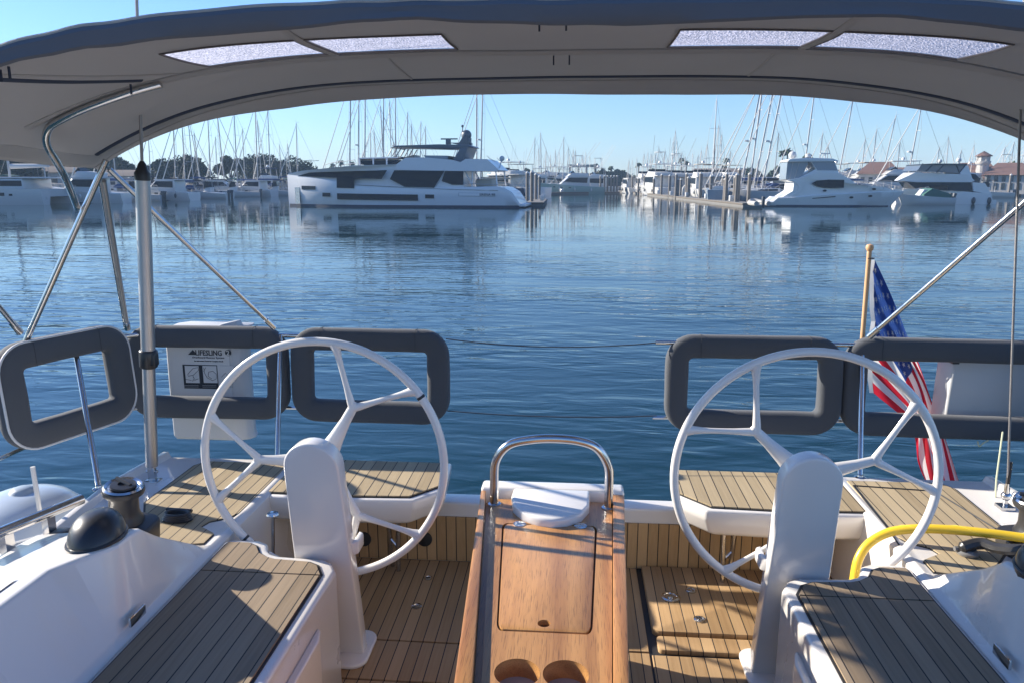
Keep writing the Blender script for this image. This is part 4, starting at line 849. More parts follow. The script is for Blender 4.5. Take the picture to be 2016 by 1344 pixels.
# ------------------------------------------------------------------ buildings
STU = mat('stucco', (.45, .43, .40), .9, noise_amt=.06, noise_scale=.5); TILE = mat('roof_tile_red', (.15, .085, .068), .85, noise_amt=.25, noise_scale=1.2); BRN = mat('brown_siding', (.13, .10, .08), .85, noise_amt=.2, noise_scale=.6); BWIN = mat('house_window', (.03, .04, .05), .15)
def place_b(px, top, w_px, dist, label, wallm=STU, roofm=TILE, roof_h=1.8, depth=9, name='low_building', nwin=5, rows=1, cat='building', hip=.7):
    r = ray(px, top); hd = math.hypot(r.x, r.y); x, y = r.x / hd * dist, r.y / hd * dist; ht = H + r.z / hd * dist - .9; wd = w_px / F * dist
    t = thing(name, label, cat, (x, y, .9), math.atan2(-x, y) * 1.0); wh = ht - roof_h
    m = MB(); m.box(-wd / 2, wd / 2, -depth / 2, depth / 2, -.5, wh); m.build('wall', wallm, t)
    m = MB(); ov = .5; m.loft([[(-wd / 2 - ov, -depth / 2 - ov, wh), (wd / 2 + ov, -depth / 2 - ov, wh), (wd / 2 + ov, depth / 2 + ov, wh), (-wd / 2 - ov, depth / 2 + ov, wh)], [(-wd / 2 + roof_h * hip, -.3, wh + roof_h), (wd / 2 - roof_h * hip, -.3, wh + roof_h), (wd / 2 - roof_h * hip, .3, wh + roof_h), (-wd / 2 + roof_h * hip, .3, wh + roof_h)]]); m.build('roof', roofm, t)
    for j in range(rows):
        for k in range(nwin):
            xx = lerp(-wd / 2, wd / 2, (k + .5) / nwin); zz = wh * (j + .62) / rows; s_ = min(1.6, wd / nwin * .5); m = MB(); m.box(xx - s_ / 2, xx + s_ / 2, -depth / 2 - .05, -depth / 2 + .02, zz - .6, zz + .55); m.build('window', BWIN, t)
    return t
place_b(1733, 320, 62, 150, 'brown red roofed building behind the roof of the right white yachts', STU, TILE, 2.0)
place_b(1918, 321, 80, 175, 'long building with red tile roof at the foot of the tower', STU, TILE, 3.0, nwin=7)
place_b(1988, 321, 62, 168, 'white two storey house with red tile roof at far right', STU, TILE, 2.2, rows=2, nwin=6)
place_b(1425, 332, 120, 235, 'long low brown building behind the leaning masts', BRN, BRN, 1.6, nwin=8)
place_b(1205, 345, 70, 268, 'low brown building at the channel end', BRN, TILE, 1.4, nwin=6)
place_b(1060, 340, 60, 268, 'low grey building behind the large white yacht in the far channel', HG, BRN, 1.2, nwin=6)
place_b(90, 325, 110, 165, 'pale building behind the catamaran and cruiser on the left', STU, BRN, 1.4, nwin=6)
place_b(240, 335, 80, 170, 'low grey building behind the crossing canopy legs', HG, BRN, 1.2, nwin=5)
place_b(1790, 330, 60, 200, 'low tile roofed building left of the tower group', STU, TILE, 1.5)
# tower
r = ray(1938, 298); hd = math.hypot(r.x, r.y); D_ = 172; x, y = r.x / hd * D_, r.y / hd * D_; ht = H + r.z / hd * D_; s_ = D_ / F
tw = thing('lookout_tower', 'white octagonal lookout tower with red conical roof on the right', 'tower', (x, y, .9))
m = MB(); m.lathe([(9.0 * s_, 0), (9.0 * s_, ht - 19 * s_ - .9)], (0, 0, 0), 12); m.build('shaft', STU, tw)
m = MB(); zb_ = ht - 19 * s_ - .9; m.lathe([(9 * s_, zb_ - .5), (12 * s_, zb_), (12 * s_, zb_ + .35), (9.4 * s_, zb_ + .4), (9.4 * s_, zb_ + 1.2)], (0, 0, 0), 8); m.build('gallery', STU, tw)
m = MB(); m.lathe([(8.6 * s_, zb_ + .4), (8.6 * s_, zb_ + 11 * s_)], (0, 0, 0), 8); m.build('lantern_glass', BWIN, tw)
for k in range(8): a = k * math.pi / 4; m = MB(); m.tube([(9.2 * s_ * math.cos(a), 9.2 * s_ * math.sin(a), zb_ + .3), (9.2 * s_ * math.cos(a), 9.2 * s_ * math.sin(a), zb_ + 11 * s_)], .14, 5); m.build('post', STU, tw)
m = MB(); m.lathe([(13.5 * s_, zb_ + 10.5 * s_), (13.5 * s_, zb_ + 11.5 * s_), (.05, zb_ + 19 * s_)], (0, 0, 0), 8); m.build('roof', TILE, tw)
# flat roofed shelter at the channel end
r = ray(1147, 325); hd = math.hypot(r.x, r.y); D_ = 245; x, y = r.x / hd * D_, r.y / hd * D_; ht = H + r.z / hd * D_ - .9
sf = thing('flat_roof_shelter', 'tall flat roofed boat shelter on posts at the end of the channel', 'shelter', (x, y, .9))
m = MB(); m.box(-4.4, 4.4, -4, 4, ht - .7, ht); m.build('roof', mat('shelter_green', (.10, .16, .15), .7), sf)
for k in range(4):
    for yy in (-3.5, 3.5): xx = -3.9 + k * 2.6; m = MB(); m.tube([(xx, yy, -.9), (xx, yy, ht - .65)], .18, 6); m.build('post', PILE, sf)
m = MB(); m.box(-1.5, 4.0, -3, 3, -.4, ht - 2.6); m.build('enclosure', mat('shelter_dark', (.08, .08, .08), .9), sf)
# lamp posts
def lamp(px, top, dist, label):
    r = ray(px, top); hd = math.hypot(r.x, r.y); x, y = r.x / hd * dist, r.y / hd * dist; h_ = H + r.z / hd * dist - .9
    t = thing('street_lamp', label, 'street lamp', (x, y, .9)); m = MB(); m.tube([(0, 0, 0), (0, 0, h_)], [.12, .08], 6); m.build('pole', MASTD, t)
    m = MB(); m.tube([(-1.6, 0, h_ + .15), (0, 0, h_), (1.6, 0, h_ + .15)], .05, 5); m.box(-2.1, -1.3, -.12, .12, h_ + .08, h_ + .2); m.box(1.3, 2.1, -.12, .12, h_ + .08, h_ + .2); m.build('lamp_head', MASTD, t)
lamp(599, 317, 205, 'twin armed street lamp, left of two behind the long yacht bow'); lamp(612, 318, 205, 'twin armed street lamp, right of two behind the long yacht bow')
# loading crane booms at far right
cr = thing('boat_crane', 'pale boom crane over the workboats at the far right', 'crane'); p = PZ(1975, 384, 0); m = MB(); m.tube([(0, 0, 0), (0, 0, 5)], .25, 8); m.build('post', PCAP, cr); m = MB(); m.tube([(-9, 0, 2.6), (0, 0, 5), (4, 0, 6.2)], .16, 6); m.build('boom', PCAP, cr); cr.location = (p.x, p.y, 0)
# ------------------------------------------------------------------ sea air
hz = bpy.data.materials.new('haze'); hz.use_nodes = True; n_ = hz.node_tree; n_.nodes.remove(n_.nodes['Principled BSDF']); pv = nd(n_, 'ShaderNodeVolumePrincipled'); pv.inputs['Color'].default_value = (.50, .72, 1, 1); pv.inputs['Density'].default_value = HAZE_D; pv.inputs['Anisotropy'].default_value = .0; n_.links.new(pv.outputs[0], n_.nodes['Material Output'].inputs['Volume'])
hzo = MB().box(-900, 900, -60, 1000, -1.3, 34).build('haze', hz); hzo['kind'] = 'stuff'

# ================================================================== THE YACHT WE STAND ON
XC = -.055
def S(s, a): return XC + s * a
yr = thing('sailing_yacht', 'white sailing yacht with teak laid cockpit and benches, stern towards the marina', 'sailing yacht')
SOLE = .8
def frange(a, b, n): return [a + (b - a) * k / (n - 1) for k in range(n)]
# hull sides, side decks, coamings: lofted along y
def side_section(s, y):
    k = interp(y, [(2.32, 0), (2.74, 1)])
    e = interp(y, [(-.5, 0), (2.2, 0), (3.3, 1)])
    cz = lerp(1.585, 1.302, k); oz = lerp(1.43, 1.30, max(k, e * .6))
    j = .105 * interp(y, [(2.02, 0), (2.20, 1), (2.33, 1), (2.5, .2), (2.74, 0)])
    oa = interp(y, [(-1, 2.02), (2.4, 2.09), (3.3, 2.19), (3.9, 2.12)])
    prof = [(1.36, -.3), (1.36, 1.298), (1.39, 1.312), (lerp(1.525, 1.42, k) - j, lerp(1.575, 1.3025, k)), (lerp(1.53, 1.43, k) - j, lerp(1.580, 1.303, k)), (lerp(1.54, 1.45, k) - j, cz),
            (lerp(1.80, 1.8, k), lerp(1.545, 1.301, k)), (oa - .06, oz), (oa - .045, oz + .03), (oa - .015, oz + .03), (oa, oz - .01), (oa + .02, .9), (oa - .05, .2), (oa - .25, -.3)]
    return [(S(s, a), y, z) for a, z in prof]
for s in (-1, 1):
    m = MB(); ys = frange(-1.2, 2.0, 10) + [2.02, 2.08, 2.14, 2.20, 2.27] + frange(2.33, 2.74, 8) + frange(2.82, 3.72, 5)
    rings = [side_section(s, y) for y in ys]
    m.loft(rings)
    m.build('side_deck', GEL, yr, bevel=.010, seg=2, ang=24, sharp=22)
# coaming flat patch of non-slip
for s in (-1, 1):
    m = MB(); pl = []
    for (a0, a1, y) in [(1.60, 1.97, .4), (1.60, 1.97, 1.97)]: pl.append((a0, a1, y))
    def cz(a): return interp(a, [(1.54, 1.585), (1.8, 1.545), (2.05, 1.43)]) + .004
    n = 6; vs = []
    for y in (.4, 1.97):
        for k in range(n + 1):
            a = lerp(1.60, 1.98, k / n); vs.append((S(s, a), y - (.10 * (k / n) if y > 1 else 0), cz(a)))
    m.add(vs, [(k, k + 1, n + 2 + k, n + 1 + k) for k in range(n)])
    m.build('non_slip_patch', NONSLIP, yr)
# inner wall of the side decks behind the benches
for s in (-1, 1):
    m = MB()
    pts = [(1.415, 2.74), (1.415, 3.70), (1.30, 3.70), (1.36, 3.05), (1.40, 2.95)]
    m.prism([(S(s, a), y) for a, y in [(1.37, 2.74), (1.37, 3.70), (1.42, 3.70), (1.42, 2.74)]], .7, 1.297)
    m.build('locker_wall', GEL, yr, bevel=.01)
# benches
def bench_outline(a0, d=0.0):
    p = [(a0 + d, -.6), (a0 + d, 2.60 - d), (a0 + .035 + d, 2.665 - d), (a0 + .08 + d, 2.69 - d), (1.09, 2.70 - d), (1.13, 2.715 - d), (1.155 + d * .4, 2.745 - d), (1.175 + d * .7, 2.80 - d), (1.22 + d * .6, 2.825 - d), (1.34, 2.825 - d), (1.365, 2.80 - d), (1.365, -.6)]
    return p
for s in (-1, 1):
    m = MB(); m.prism([(S(s, a), y) for a, y in bench_outline(.83)], .70, 1.298)
    bo = m.build('bench', GEL, yr, bevel=.022, seg=3)
    seam = 2.545
    # two teak panels on dark bedding
    def clip(poly, y0, y1):
        out = []
        for i in range(len(poly)):
            (a, y), (a2, y2) = poly[i], poly[(i + 1) % len(poly)]
            if y0 <= y <= y1: out.append((a, y))
            for yc in (y0, y1):
                if (y - yc) * (y2 - yc) < 0: t = (yc - y) / (y2 - y); out.append((a + (a2 - a) * t, yc, ))
        return out
    def ordered(poly, y0, y1):
        # walk edges keeping order of crossings
        out = []
        n = len(poly)
        for i in range(n):
            (a, y), (a2, y2) = poly[i], poly[(i + 1) % n]
            if y0 <= y <= y1: out.append((a, y))
            cr = [(yc - y) / (y2 - y) for yc in (y0, y1) if (y - yc) * (y2 - yc) < 0]
            for t in sorted(cr): out.append((a + (a2 - a) * t, y + (y2 - y) * t))
        return out
    base = bench_outline(.83, .038)
    inner = bench_outline(.83, .047)
    inner = [(min(a, 1.335), y) for a, y in inner]; base = [(min(a, 1.345), y) for a, y in base]
    MB().prism([(S(s, a), y) for a, y in base], 1.296, 1.302).build('bedding', CAULK, bo)
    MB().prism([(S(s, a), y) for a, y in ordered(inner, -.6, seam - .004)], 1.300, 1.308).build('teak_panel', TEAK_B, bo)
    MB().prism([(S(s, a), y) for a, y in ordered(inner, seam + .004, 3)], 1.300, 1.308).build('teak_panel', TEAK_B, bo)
    # locker lid latch on the coaming
    m = MB(); m.box(S(s, 1.368) - .006, S(s, 1.368) + .006, 2.13, 2.22, 1.325, 1.36); m.build('latch', STEEL, yr, bevel=.004)
    # rounded side locker moulding below the seat edge
    m = MB(); m.prism([(S(s, a), y) for a, y in [(.80, -.6), (.80, 2.30), (.815, 2.36), (.832, 2.38), (.832, -.6)]], .8, 1.20)
    m.build('bench_moulding', GEL, bo, bevel=.02, seg=3)
# cockpit sole
m = MB(); m.box(S(-1, 1.38), S(1, 1.38), -.6, 3.66, .55, .792); m.build('sole_base', CAULK, yr)
m = MB()
m.box(S(-1, .86), S(1, .86), -.6, 2.645, .78, .80); m.box(S(-1, 1.37), .345, 2.655, 2.915, .78, .80)
m.box(.355, S(1, 1.37), 2.655, 2.905, .78, .80)
m.box(S(-1, 1.37), .345, 2.925, 3.64, .78, .80)
m.build('cockpit_sole', TEAK_F, yr, bevel=.002, seg=1)
m = MB(); m.prism([(.372, 3.63), (.372, 3.075), (.385, 3.058), (.40, 3.05), (S(1, 1.37), 3.05), (S(1, 1.37), 3.63)], .785, .822); m.build('sole_hatch', TEAK_F, yr, bevel=.005)
m = MB(); m.prism(rrect(.98, .105, .02, cx=.875, cy=2.978), .785, .812); m.build('sole_hatch', TEAK_F, yr, bevel=.004)
for (px, py, r) in ((820, 1193, .026), (843, 1137, .022)):
    p = PZ(px, py, .8); m = MB(); m.lathe([(0.001, .0), (r, 0), (r, .004), (r * .6, .006), (r * .55, .003), (.001, .003)], (p.x, p.y, .8)); m.build('deck_plate', STEEL, yr)
for (px, py, r) in ((1320, 1175, .045), (1360, 1162, .026), (1377, 1219, .026)):
    p = PZ(px, py, .822); m = MB(); m.lathe([(0.001, .0), (r, 0), (r, .005), (r * .72, .007), (r * .68, .003), (r * .3, .002), (r * .28, .007), (.001, .008)], (p.x, p.y, .822)); m.build('deck_plate', STEEL, yr)
# transom
m = MB(); m.box(S(-1, 1.40), S(1, 1.40), 3.655, 3.78, -.3, 1.12); to = m.build('transom', GEL, yr, bevel=.012, seg=3)
m = MB(); m.box(S(-1, 1.37), S(1, 1.37), 3.643, 3.656, .80, 1.045); m.build('teak_facing', TEAK_T, to)
for px in (716, 836):
    p = PY(px, 1060, 3.64); m = MB(); m.lathe([(.001, 0), (.04, 0), (.04, .008), (.030, .014), (.001, .012)], (p.x, 3.643, p.z), mat=Matrix.Rotation(R(90), 3, 'X')); m.build('rubber_bung', RUBBER, to)
# teak on the side decks
def deck_poly(s):
    return [(S(s, a), y) for a, y in [(1.405, 3.66), (1.405, 3.05), (1.43, 3.0), (1.50, 2.955), (1.515, 2.90), (1.46, 2.865), (1.425, 2.84), (1.425, 2.75), (1.56, 2.72), (1.66, 2.78), (1.80, 2.95), (1.90, 3.13), (1.90, 3.60), (1.86, 3.665)]]
for s in (-1, 1):
    d = MB().prism(deck_poly(s), 1.299, 1.3045).build('bedding', CAULK, yr)
    cx = sum(p[0] for p in deck_poly(s)) / 14; cy = 3.2
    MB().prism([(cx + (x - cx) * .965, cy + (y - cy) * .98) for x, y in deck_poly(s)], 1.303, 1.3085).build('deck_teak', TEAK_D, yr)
m = MB(); m.tube([PZ(x, y, 1.310) for x, y in ((1680, 955), (1840, 966), (1960, 1040))], .004, 4); m.tube([PZ(x, y, 1.310) for x, y in ((1680, 955), (1745, 1036), (1770, 1072))], .004, 4)
m.build('hatch_seam', CAULK, yr)
# grab bar beside the coaming, cleats
m = MB(); a, b = Vector((-1.93, 2.13, 1.60)), Vector((-1.80, 2.50, 1.60)); m.tube([a, b], .019, 12)
for t in (.28, .66): p = a.lerp(b, t); m.box(p.x - .012, p.x + .012, p.y - .02, p.y + .02, 1.49, 1.59)
gb = m.build('genoa_track_bar', STEEL, yr)
m = MB()
for t in (.30, .64): p = a.lerp(b, t); m.box(p.x + .01, p.x + .075, p.y - .055, p.y + .045, 1.485, 1.535)
m.build('cam_cleat', BLACK, yr, bevel=.014, seg=2)
# pushpit rails, posts, wires: part of the yacht
RZ, MZ = 1.90, 1.48
def top_rail(s, z, inset=0):
    ins = .5 if s > 0 else .67
    return [(S(s, ins), 4.06, z)] + [(S(s, a), y, z) for a, y in ((1.2, 4.08), (1.9, 4.07), (2.3, 4.05), (2.42, 4.0), (2.49, 3.88), (2.55, 3.6), (2.60, 3.3), (2.62, 2.6), (2.60, 1.6))]
for s in (-1, 1):
    m = MB(); m.tube(spline(top_rail(s, RZ), 5), .0125, 10); pr = m.build('stern_rail', STEEL, yr)
    m = MB(); m.tube(spline(top_rail(s, MZ), 5), .010, 8); m.build('stern_rail', STEEL, yr)
    for (b0, t0) in (((1.50, 3.72, 1.29), (1.58, 4.07, 1.90)), ((2.18, 3.235, 1.31), (2.50, 3.64, 1.89)), ((2.10, 3.60, 1.29), (2.36, 4.02, 1.9))):
        if b0[0] == 2.10: continue
        m = MB(); m.tube([(S(s, b0[0]), b0[1], b0[2]), (S(s, t0[0]), t0[1], t0[2])], .0135, 10)
        m.lathe([(.03, 0), (.03, .006), (.016, .012), (.014, .02)], (S(s, b0[0]), b0[1], b0[2] + .005), 14); m.build('rail_post', STEEL, yr)
p = PZ(78, 1003, 1.34)
m = MB(); m.tube([(p.x, p.y, 1.33), (p.x - .005, p.y, 1.54)], .010, 8); m.build('rail_post', WPAINT, yr)
for z, sag, py in ((1.9, .035, 0), (1.49, .02, 0)):
    a, b = Vector((S(-1, .64), 4.06, z)), Vector((S(1, .52), 4.06, z))
    m = MB(); m.tube([a.lerp(b, t) + Vector((0, 0, -sag * 4 * t * (1 - t))) for t in frange(0, 1, 14)], .003, 6); m.build('gate_line', mat('gate_rope', (.05, .05, .06), .8), yr)
settle(yr, (XC, 1.5, 0))
# ------------------------------------------------------------------ steering wheels and pedestals
def wheel(s, cx, cz, rot, label, marks):
    t = thing('steering_wheel', label, 'steering wheel', group='twin steering wheels')
    Rr = .497; Y0 = 2.86; c = Vector((cx, Y0, cz))
    def P(r, a, dy=0): return c + Vector((r * math.cos(a), dy, r * math.sin(a)))
    m = MB(); m.tube([P(Rr, 2 * math.pi * k / 96) for k in range(96)], .0170, 14, True); m.build('rim', WPAINT, t)
    for q in range(3):
        a = R(rot + 120 * q)
        m = MB(); f = .285
        m.tube([P(.0, a), P(.06, a), P(.12, a), P(.2, a), P(.255, a), P(f, a)], [.048, .042, .031, .0215, .0195, .018], 12, flat=.62)
        for d in (-1, 1):
            b = a + d * R(21.5)
            e = P(Rr - .004, b); st = P(f - .022, a)
            pts = [st.lerp(e, k / 9) for k in range(10)]
            m.tube(pts, [.0165, .016, .014, .0122, .0116, .0114, .0117, .013, .0165, .024], 12, flat=.75)
        m.ball(P(f - .012, a), .0205, 12, (1, .62, 1))
        m.build('spoke', WPAINT, t)
    m = MB(); m.lathe([(.001, -.03), (.05, -.03), (.058, -.015), (.058, .02), (.05, .035), (.001, .035)], c, 24, Matrix.Rotation(R(90), 3, 'X')); m.build('hub', WPAINT, t)
    for a in marks:
        a = R(a); m = MB(); m.tube([P(Rr, a - .011), P(Rr, a + .011)], .0178, 14); m.build('black_tape', BLACK, t)
    settle(t, (cx, Y0, cz - Rr)); return t
wheel(-1, -1.003, 1.635, 60, 'left white steering wheel with black tape marks on its rim', (34.5, -130.5, -135))
wheel(1, .903, 1.628, 17, 'right white steering wheel without tape, flag and yellow hose behind it', ())
def pedestal(s, label):
    t = thing('wheel_pedestal', label, 'pedestal', group='steering pedestals')
    rings = []
    def half(z): return lerp(.125, .108, (z - .8) / .9)
    ztop = 1.80
    def outline(dy, shrink):
        pts = []; cx = S(s, .918); r = .106 - shrink
        zc = ztop - .108
        lo = [(-half(.8) + shrink, .8), (half(.8) - shrink, .8)]
        pts.append((cx + lo[1][0], .8))
        for k in range(17):
            a = math.pi * k / 16
            pts.append((cx + r * math.cos(a), zc + r * math.sin(a)))
        pts.append((cx + lo[0][0], .8))
        return [(x, lerp(2.79, 2.61, (z - .8)) + dy * lerp(.75, 1, z - .8), z) for x, z in pts]
    m = MB(); m.loft([outline(0, .006), outline(.006, .0), outline(.080, .0), outline(.090, .008)])
    m.build('column', WPAINT, t, bevel=.003, seg=2, ang=30, sharp=28)
    cx = S(s, .918)
    m = MB(); m.prism(rrect(.30, .26, .06, cx=cx, cy=2.83), .80, .822); m.build('base_flange', WPAINT, t, bevel=.009, seg=3)
    m = MB(); m.lathe([(.05, 0), (.045, .19)], (cx, 2.69, 1.632), 20, Matrix.Rotation(R(-90), 3, 'X')); m.build('shaft_housing', WPAINT, t)
    m = MB(); m.prism([(cx - s * .11, 2.73), (cx - s * .135, 2.75), (cx - s * .135, 2.83), (cx - s * .11, 2.85)], 1.29, 1.345); m.build('engine_panel', WPAINT, t, bevel=.008)
    settle(t, (cx, 2.83, .8)); return t
pedestal(-1, 'left white steering pedestal rising beside the end of the left bench')
pedestal(1, 'right white steering pedestal rising beside the end of the right bench')
# ------------------------------------------------------------------ helm seats
def helm_seat(s, label):
    t = thing('helm_seat', label, 'seat', group='helm seats')
    top = [(1.40, 3.30), (.98, 3.285), (.70, 3.30), (.575, 3.44), (.60, 3.735), (1.40, 3.735)]
    def off(p, d):
        cx = sum(a for a, _ in p) / len(p); cy = sum(b for _, b in p) / len(p); W = .42; Hh = .225
        return [(a + (d if a > cx else -d) * 1.0, y + (d if y > cy else -d)) for a, y in p]
    m = MB(); o = [(S(s, a), y) for a, y in off(top, .03)]; lo = [(S(s, a), y) for a, y in off(top, -.02)]
    if s > 0: pass
    n = len(o)
    rings = [[(x, y, 1.155) for x, y in lo], [(x, y, 1.175) for x, y in [((a + b) / 2, (c + d) / 2) for (a, c), (b, d) in zip(lo, o)]], [(x, y, 1.25) for x, y in o], [(x, y, 1.296) for x, y in o]]
    m.loft(rings); m.build('seat_shell', WPAINT, t, bevel=.012, seg=3, ang=25)
    m = MB(); m.prism([(S(s, a), y) for a, y in off(top, .006)], 1.294, 1.300); m.build('bedding', CAULK, t)
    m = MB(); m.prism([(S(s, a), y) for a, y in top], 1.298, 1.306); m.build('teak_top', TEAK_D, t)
    for k, (a, yb) in enumerate(((.86, 3.55), (.80, 3.50))):
        m = MB(); m.tube([(S(s, a), 3.50, 1.17), (S(s, a - .01 + .02 * k), yb, .81)], .0125, 10); m.build('leg', STEEL, t)
    m = MB(); m.tube([(S(s, .86), 3.53, .98), (S(s, .80), 3.50, .93)], .008, 8); m.build('brace', STEEL, t)
    settle(t, (S(s, 1.0), 3.52, .8))
helm_seat(-1, 'left teak topped helm seat on steel legs, mostly in shade')
helm_seat(1, 'right teak topped helm seat on steel legs, in full sun')
# ------------------------------------------------------------------ cockpit table
tb = thing('cockpit_table', 'varnished wooden cockpit table with folded leaves, lidded box and cup holes', 'table')
def lx(y): return lerp(-.2175, -.323, (y - 1.704) / 1.211)
def rx(y): return lerp(.115, .170, (y - 1.734) / 1.179)
y0, y1 = 1.1, 2.90
board = MB().prism([(lx(y0), y0), (rx(y0), y0), (rx(y1), y1), (lx(y1), y1)], 1.42, 1.480).build('table_top', OAK, tb)
cuts = []
cups = [PZ(1018, 1325, 1.48), PZ(1114, 1328, 1.48)]
for p in cups: cuts.append(MB().lathe([(.061, -.1), (.061, .1)], (p.x, p.y + .004, 1.48), 40).build('c', OAK))
lid_poly = rrect(1, 1, .06, 6)
lq = [(-.255, 2.680), (.104, 2.683), (.070, 1.974), (-.206, 1.972)]   # far left, far right, near right, near left
def lidmap(u, v): # u,v in -.5..+.5
    tl, tr, br, bl = [Vector((*p, 0)) for p in lq]; a = tl.lerp(tr, u + .5); b = bl.lerp(br, u + .5); return b.lerp(a, v + .5)
def lid(k):
    return [tuple(lidmap(u * k, v * (1 - (1 - k) * .5)).xy) for u, v in lid_poly]
cuts.append(MB().prism(lid(1.0), 1.462, 1.6).build('c', OAK))
cutout(board, cuts)
lidm = MB().prism(lid(.962), 1.4625, 1.4815).build('lid', OAK, tb, bevel=.003, seg=2)
fp = PZ(1071, 1227, 1.48); cutout(lidm, [MB().lathe([(.019, -.1), (.019, .1)], (fp.x, fp.y, 1.48), 28).build('c', OAK)])
MB().lathe([(.001, 0), (.019, 0)], (fp.x, fp.y, 1.4645), 24, caps=False).build('finger_hole_floor', mat('dark_wood', (.12, .05, .02), .6), lidm)
MB().prism(lid(.995), 1.4605, 1.4632).build('lid_groove', mat('dark_wood', (.12, .05, .02), .6), tb)
LINER = mat('cup_liner', (.36, .31, .27), .55)
for p in cups:
    ch_ = MB().lathe([(.0605, 0), (.0605, -.053)], (p.x, p.y + .004, 1.476), 40, caps=False).build('cup_holder', OAK, tb)
    MB().lathe([(.0605, 0), (.001, 0)], (p.x, p.y + .004, 1.425), 40, caps=False).build('cup_floor', LINER, ch_)
for (px, py) in ((1023, 1029), (1143, 1033)):
    p = PZ(px, py, 1.485)
    m = MB(); m.lathe([(.001, 0), (.024, 0), (.024, .002), (.001, .0025)], (p.x, p.y, 1.4815), 20); m.tube([(p.x - .024, p.y, 1.4835), (p.x + .024, p.y, 1.4835)], .0035, 8)
    for k in range(6): a = math.pi / 3 * k + .5; m.ball((p.x + .015 * math.cos(a), p.y + .015 * math.sin(a), 1.4835), .0028, 6)
    m.build('hinge', STEEL, tb)
def leaf(f0, f1, z0=1.16):
    return MB().prism([(f0(y0), y0), (f1(y0), y0), (f1(2.93), 2.93), (f0(2.93), 2.93)], z0, 1.503).build('folded_leaf', OAK2, tb, bevel=.004, seg=2)
leaf(lambda y: lerp(-.2865, -.366, (y - 1.704) / 1.226), lambda y: lx(y) - .022)
leaf(lambda y: rx(y) + .003, lambda y: lerp(.158, .2195, (y - 1.737) / 1.191))
# groove beside the left leaf is a real step: recessed side board
MB().prism([(lx(y0) - .021, y0), (lx(y0) + .001, y0), (lx(y1) + .001, y1), (lx(y1) - .021, y1)], 1.40, 1.462).build('side_rail', OAK, tb)
m = MB(); m.box(-.368, .2205, 2.935, 3.02, 1.15, 1.515); m.build('end_cap', WPAINT, tb, bevel=.014, seg=3)
tray = [(-.232, 2.94), (-.236, 2.86), (-.222, 2.775), (-.18, 2.705), (-.125, 2.665), (-.068, 2.650), (-.01, 2.665), (.045, 2.715), (.075, 2.79), (.078, 2.86), (.082, 2.94)]
MB().prism(tray, 1.47, 1.516).build('tray', WPAINT, tb, bevel=.012, seg=3)
m = MB(); hp = spline([(-.303, 2.85, 1.44), (-.302, 2.845, 1.58), (-.292, 2.835, 1.675), (-.240, 2.825, 1.742), (-.15, 2.82, 1.767), (-.06, 2.82, 1.773), (.03, 2.82, 1.766), (.100, 2.825, 1.738), (.145, 2.835, 1.665), (.152, 2.845, 1.58), (.153, 2.85, 1.44)], 6)
m.tube(hp, .0175, 14); m.build('grab_handle', STEEL, tb)
for x in (-.303, .153): MB().lathe([(.028, 0), (.028, .004), (.019, .008)], (x, 2.85, 1.480), 20).build('handle_flange', STEEL, tb)
m = MB(); m.box(-.16, .05, 1.3, 2.93, .8, 1.42); m.build('console', GEL, tb, bevel=.02)
settle(tb, (-.06, 2.2, .8))
# ------------------------------------------------------------------ backrest cushions wrapped round the stern rail
def cushion(label, w, h, loc, rz, wrapl=False, tw=.062):
    t = thing('rail_cushion', label, 'cushion', group='backrest cushions on the stern rail')
    rc = .085; path = []
    cw, ch = w / 2 - tw, h / 2 - tw
    for (sx, sz, a0) in ((1, 1, 0), (-1, 1, 90), (-1, -1, 180), (1, -1, 270)):
        for k in range(9):
            a = R(a0 + 90 * k / 8); path.append((sx * (cw - rc) + rc * math.cos(a), sz * (ch - rc) + rc * math.sin(a), math.cos(a), math.sin(a)))
        ex, ez = None, None
        # subdivide straights for pillow variation
        nx = [(-1, 1, 90), (-1, -1, 180), (1, -1, 270), (1, 1, 0)][[0, 90, 180, 270].index(a0)]
        A = path[-1]; an = R(nx[2]); B = (nx[0] * (cw - rc) + rc * math.cos(an), nx[1] * (ch - rc) + rc * math.sin(an))
        for k in range(1, 6): path.append((lerp(A[0], B[0], k / 6), lerp(A[1], B[1], k / 6), math.cos(R(a0 + 90)), math.sin(R(a0 + 90))))
    prof = []
    for k in range(20):
        a = 2 * math.pi * k / 20; c_, s_ = math.cos(a), math.sin(a); e = .62
        prof.append((math.copysign(abs(c_) ** e, c_) * tw, math.copysign(abs(s_) ** e, s_) * .047))
    rings = []
    rnd = random.Random(int(w * 1000) + int(h * 777))
    for (x, z, nx_, nz_) in path:
        rings.append([(x + nx_ * (o + .003 * noise.noise((x * 9, z * 9, o * 20 + w))), d * (1 + .1 * noise.noise((x * 6, z * 6, w))), z + nz_ * (o + .003 * noise.noise((x * 9, z * 9, o * 20 + w)))) for o, d in prof])
    m = MB(); m.loft_closed(rings); m.build('cover', CUSH, t)
    # seams: thin welts on the front where straight tubes meet the corners, and one along the top
    for sx in (-1, 1):
        m = MB(); x = sx * (cw - .12); m.tube([(x, -.0485, ch - tw + .006), (x, -.0492, ch + tw - .016), (x, -.03, ch + tw + .001), (x, .03, ch + tw + .001)], .0012, 5)
        m.build('seam', mat('seam_thread', (.04, .045, .055), .9), t)
    if wrapl:
        m = MB(); m.tube([(a[0] * 1.0 + a[2] * (tw * .93), -.033, a[1] + a[3] * (tw * .93)) for a in path], .006, 6, True); m.build('piping', PIPING, t)
    t.location = loc; t.rotation_euler = (R(-4), 0, rz); return t
cushion('dark grey frame cushion at far left, turned along the side rail, white piping', .73, .53, (-2.555, 3.56, 1.735), R(80 - 8), True, .066)
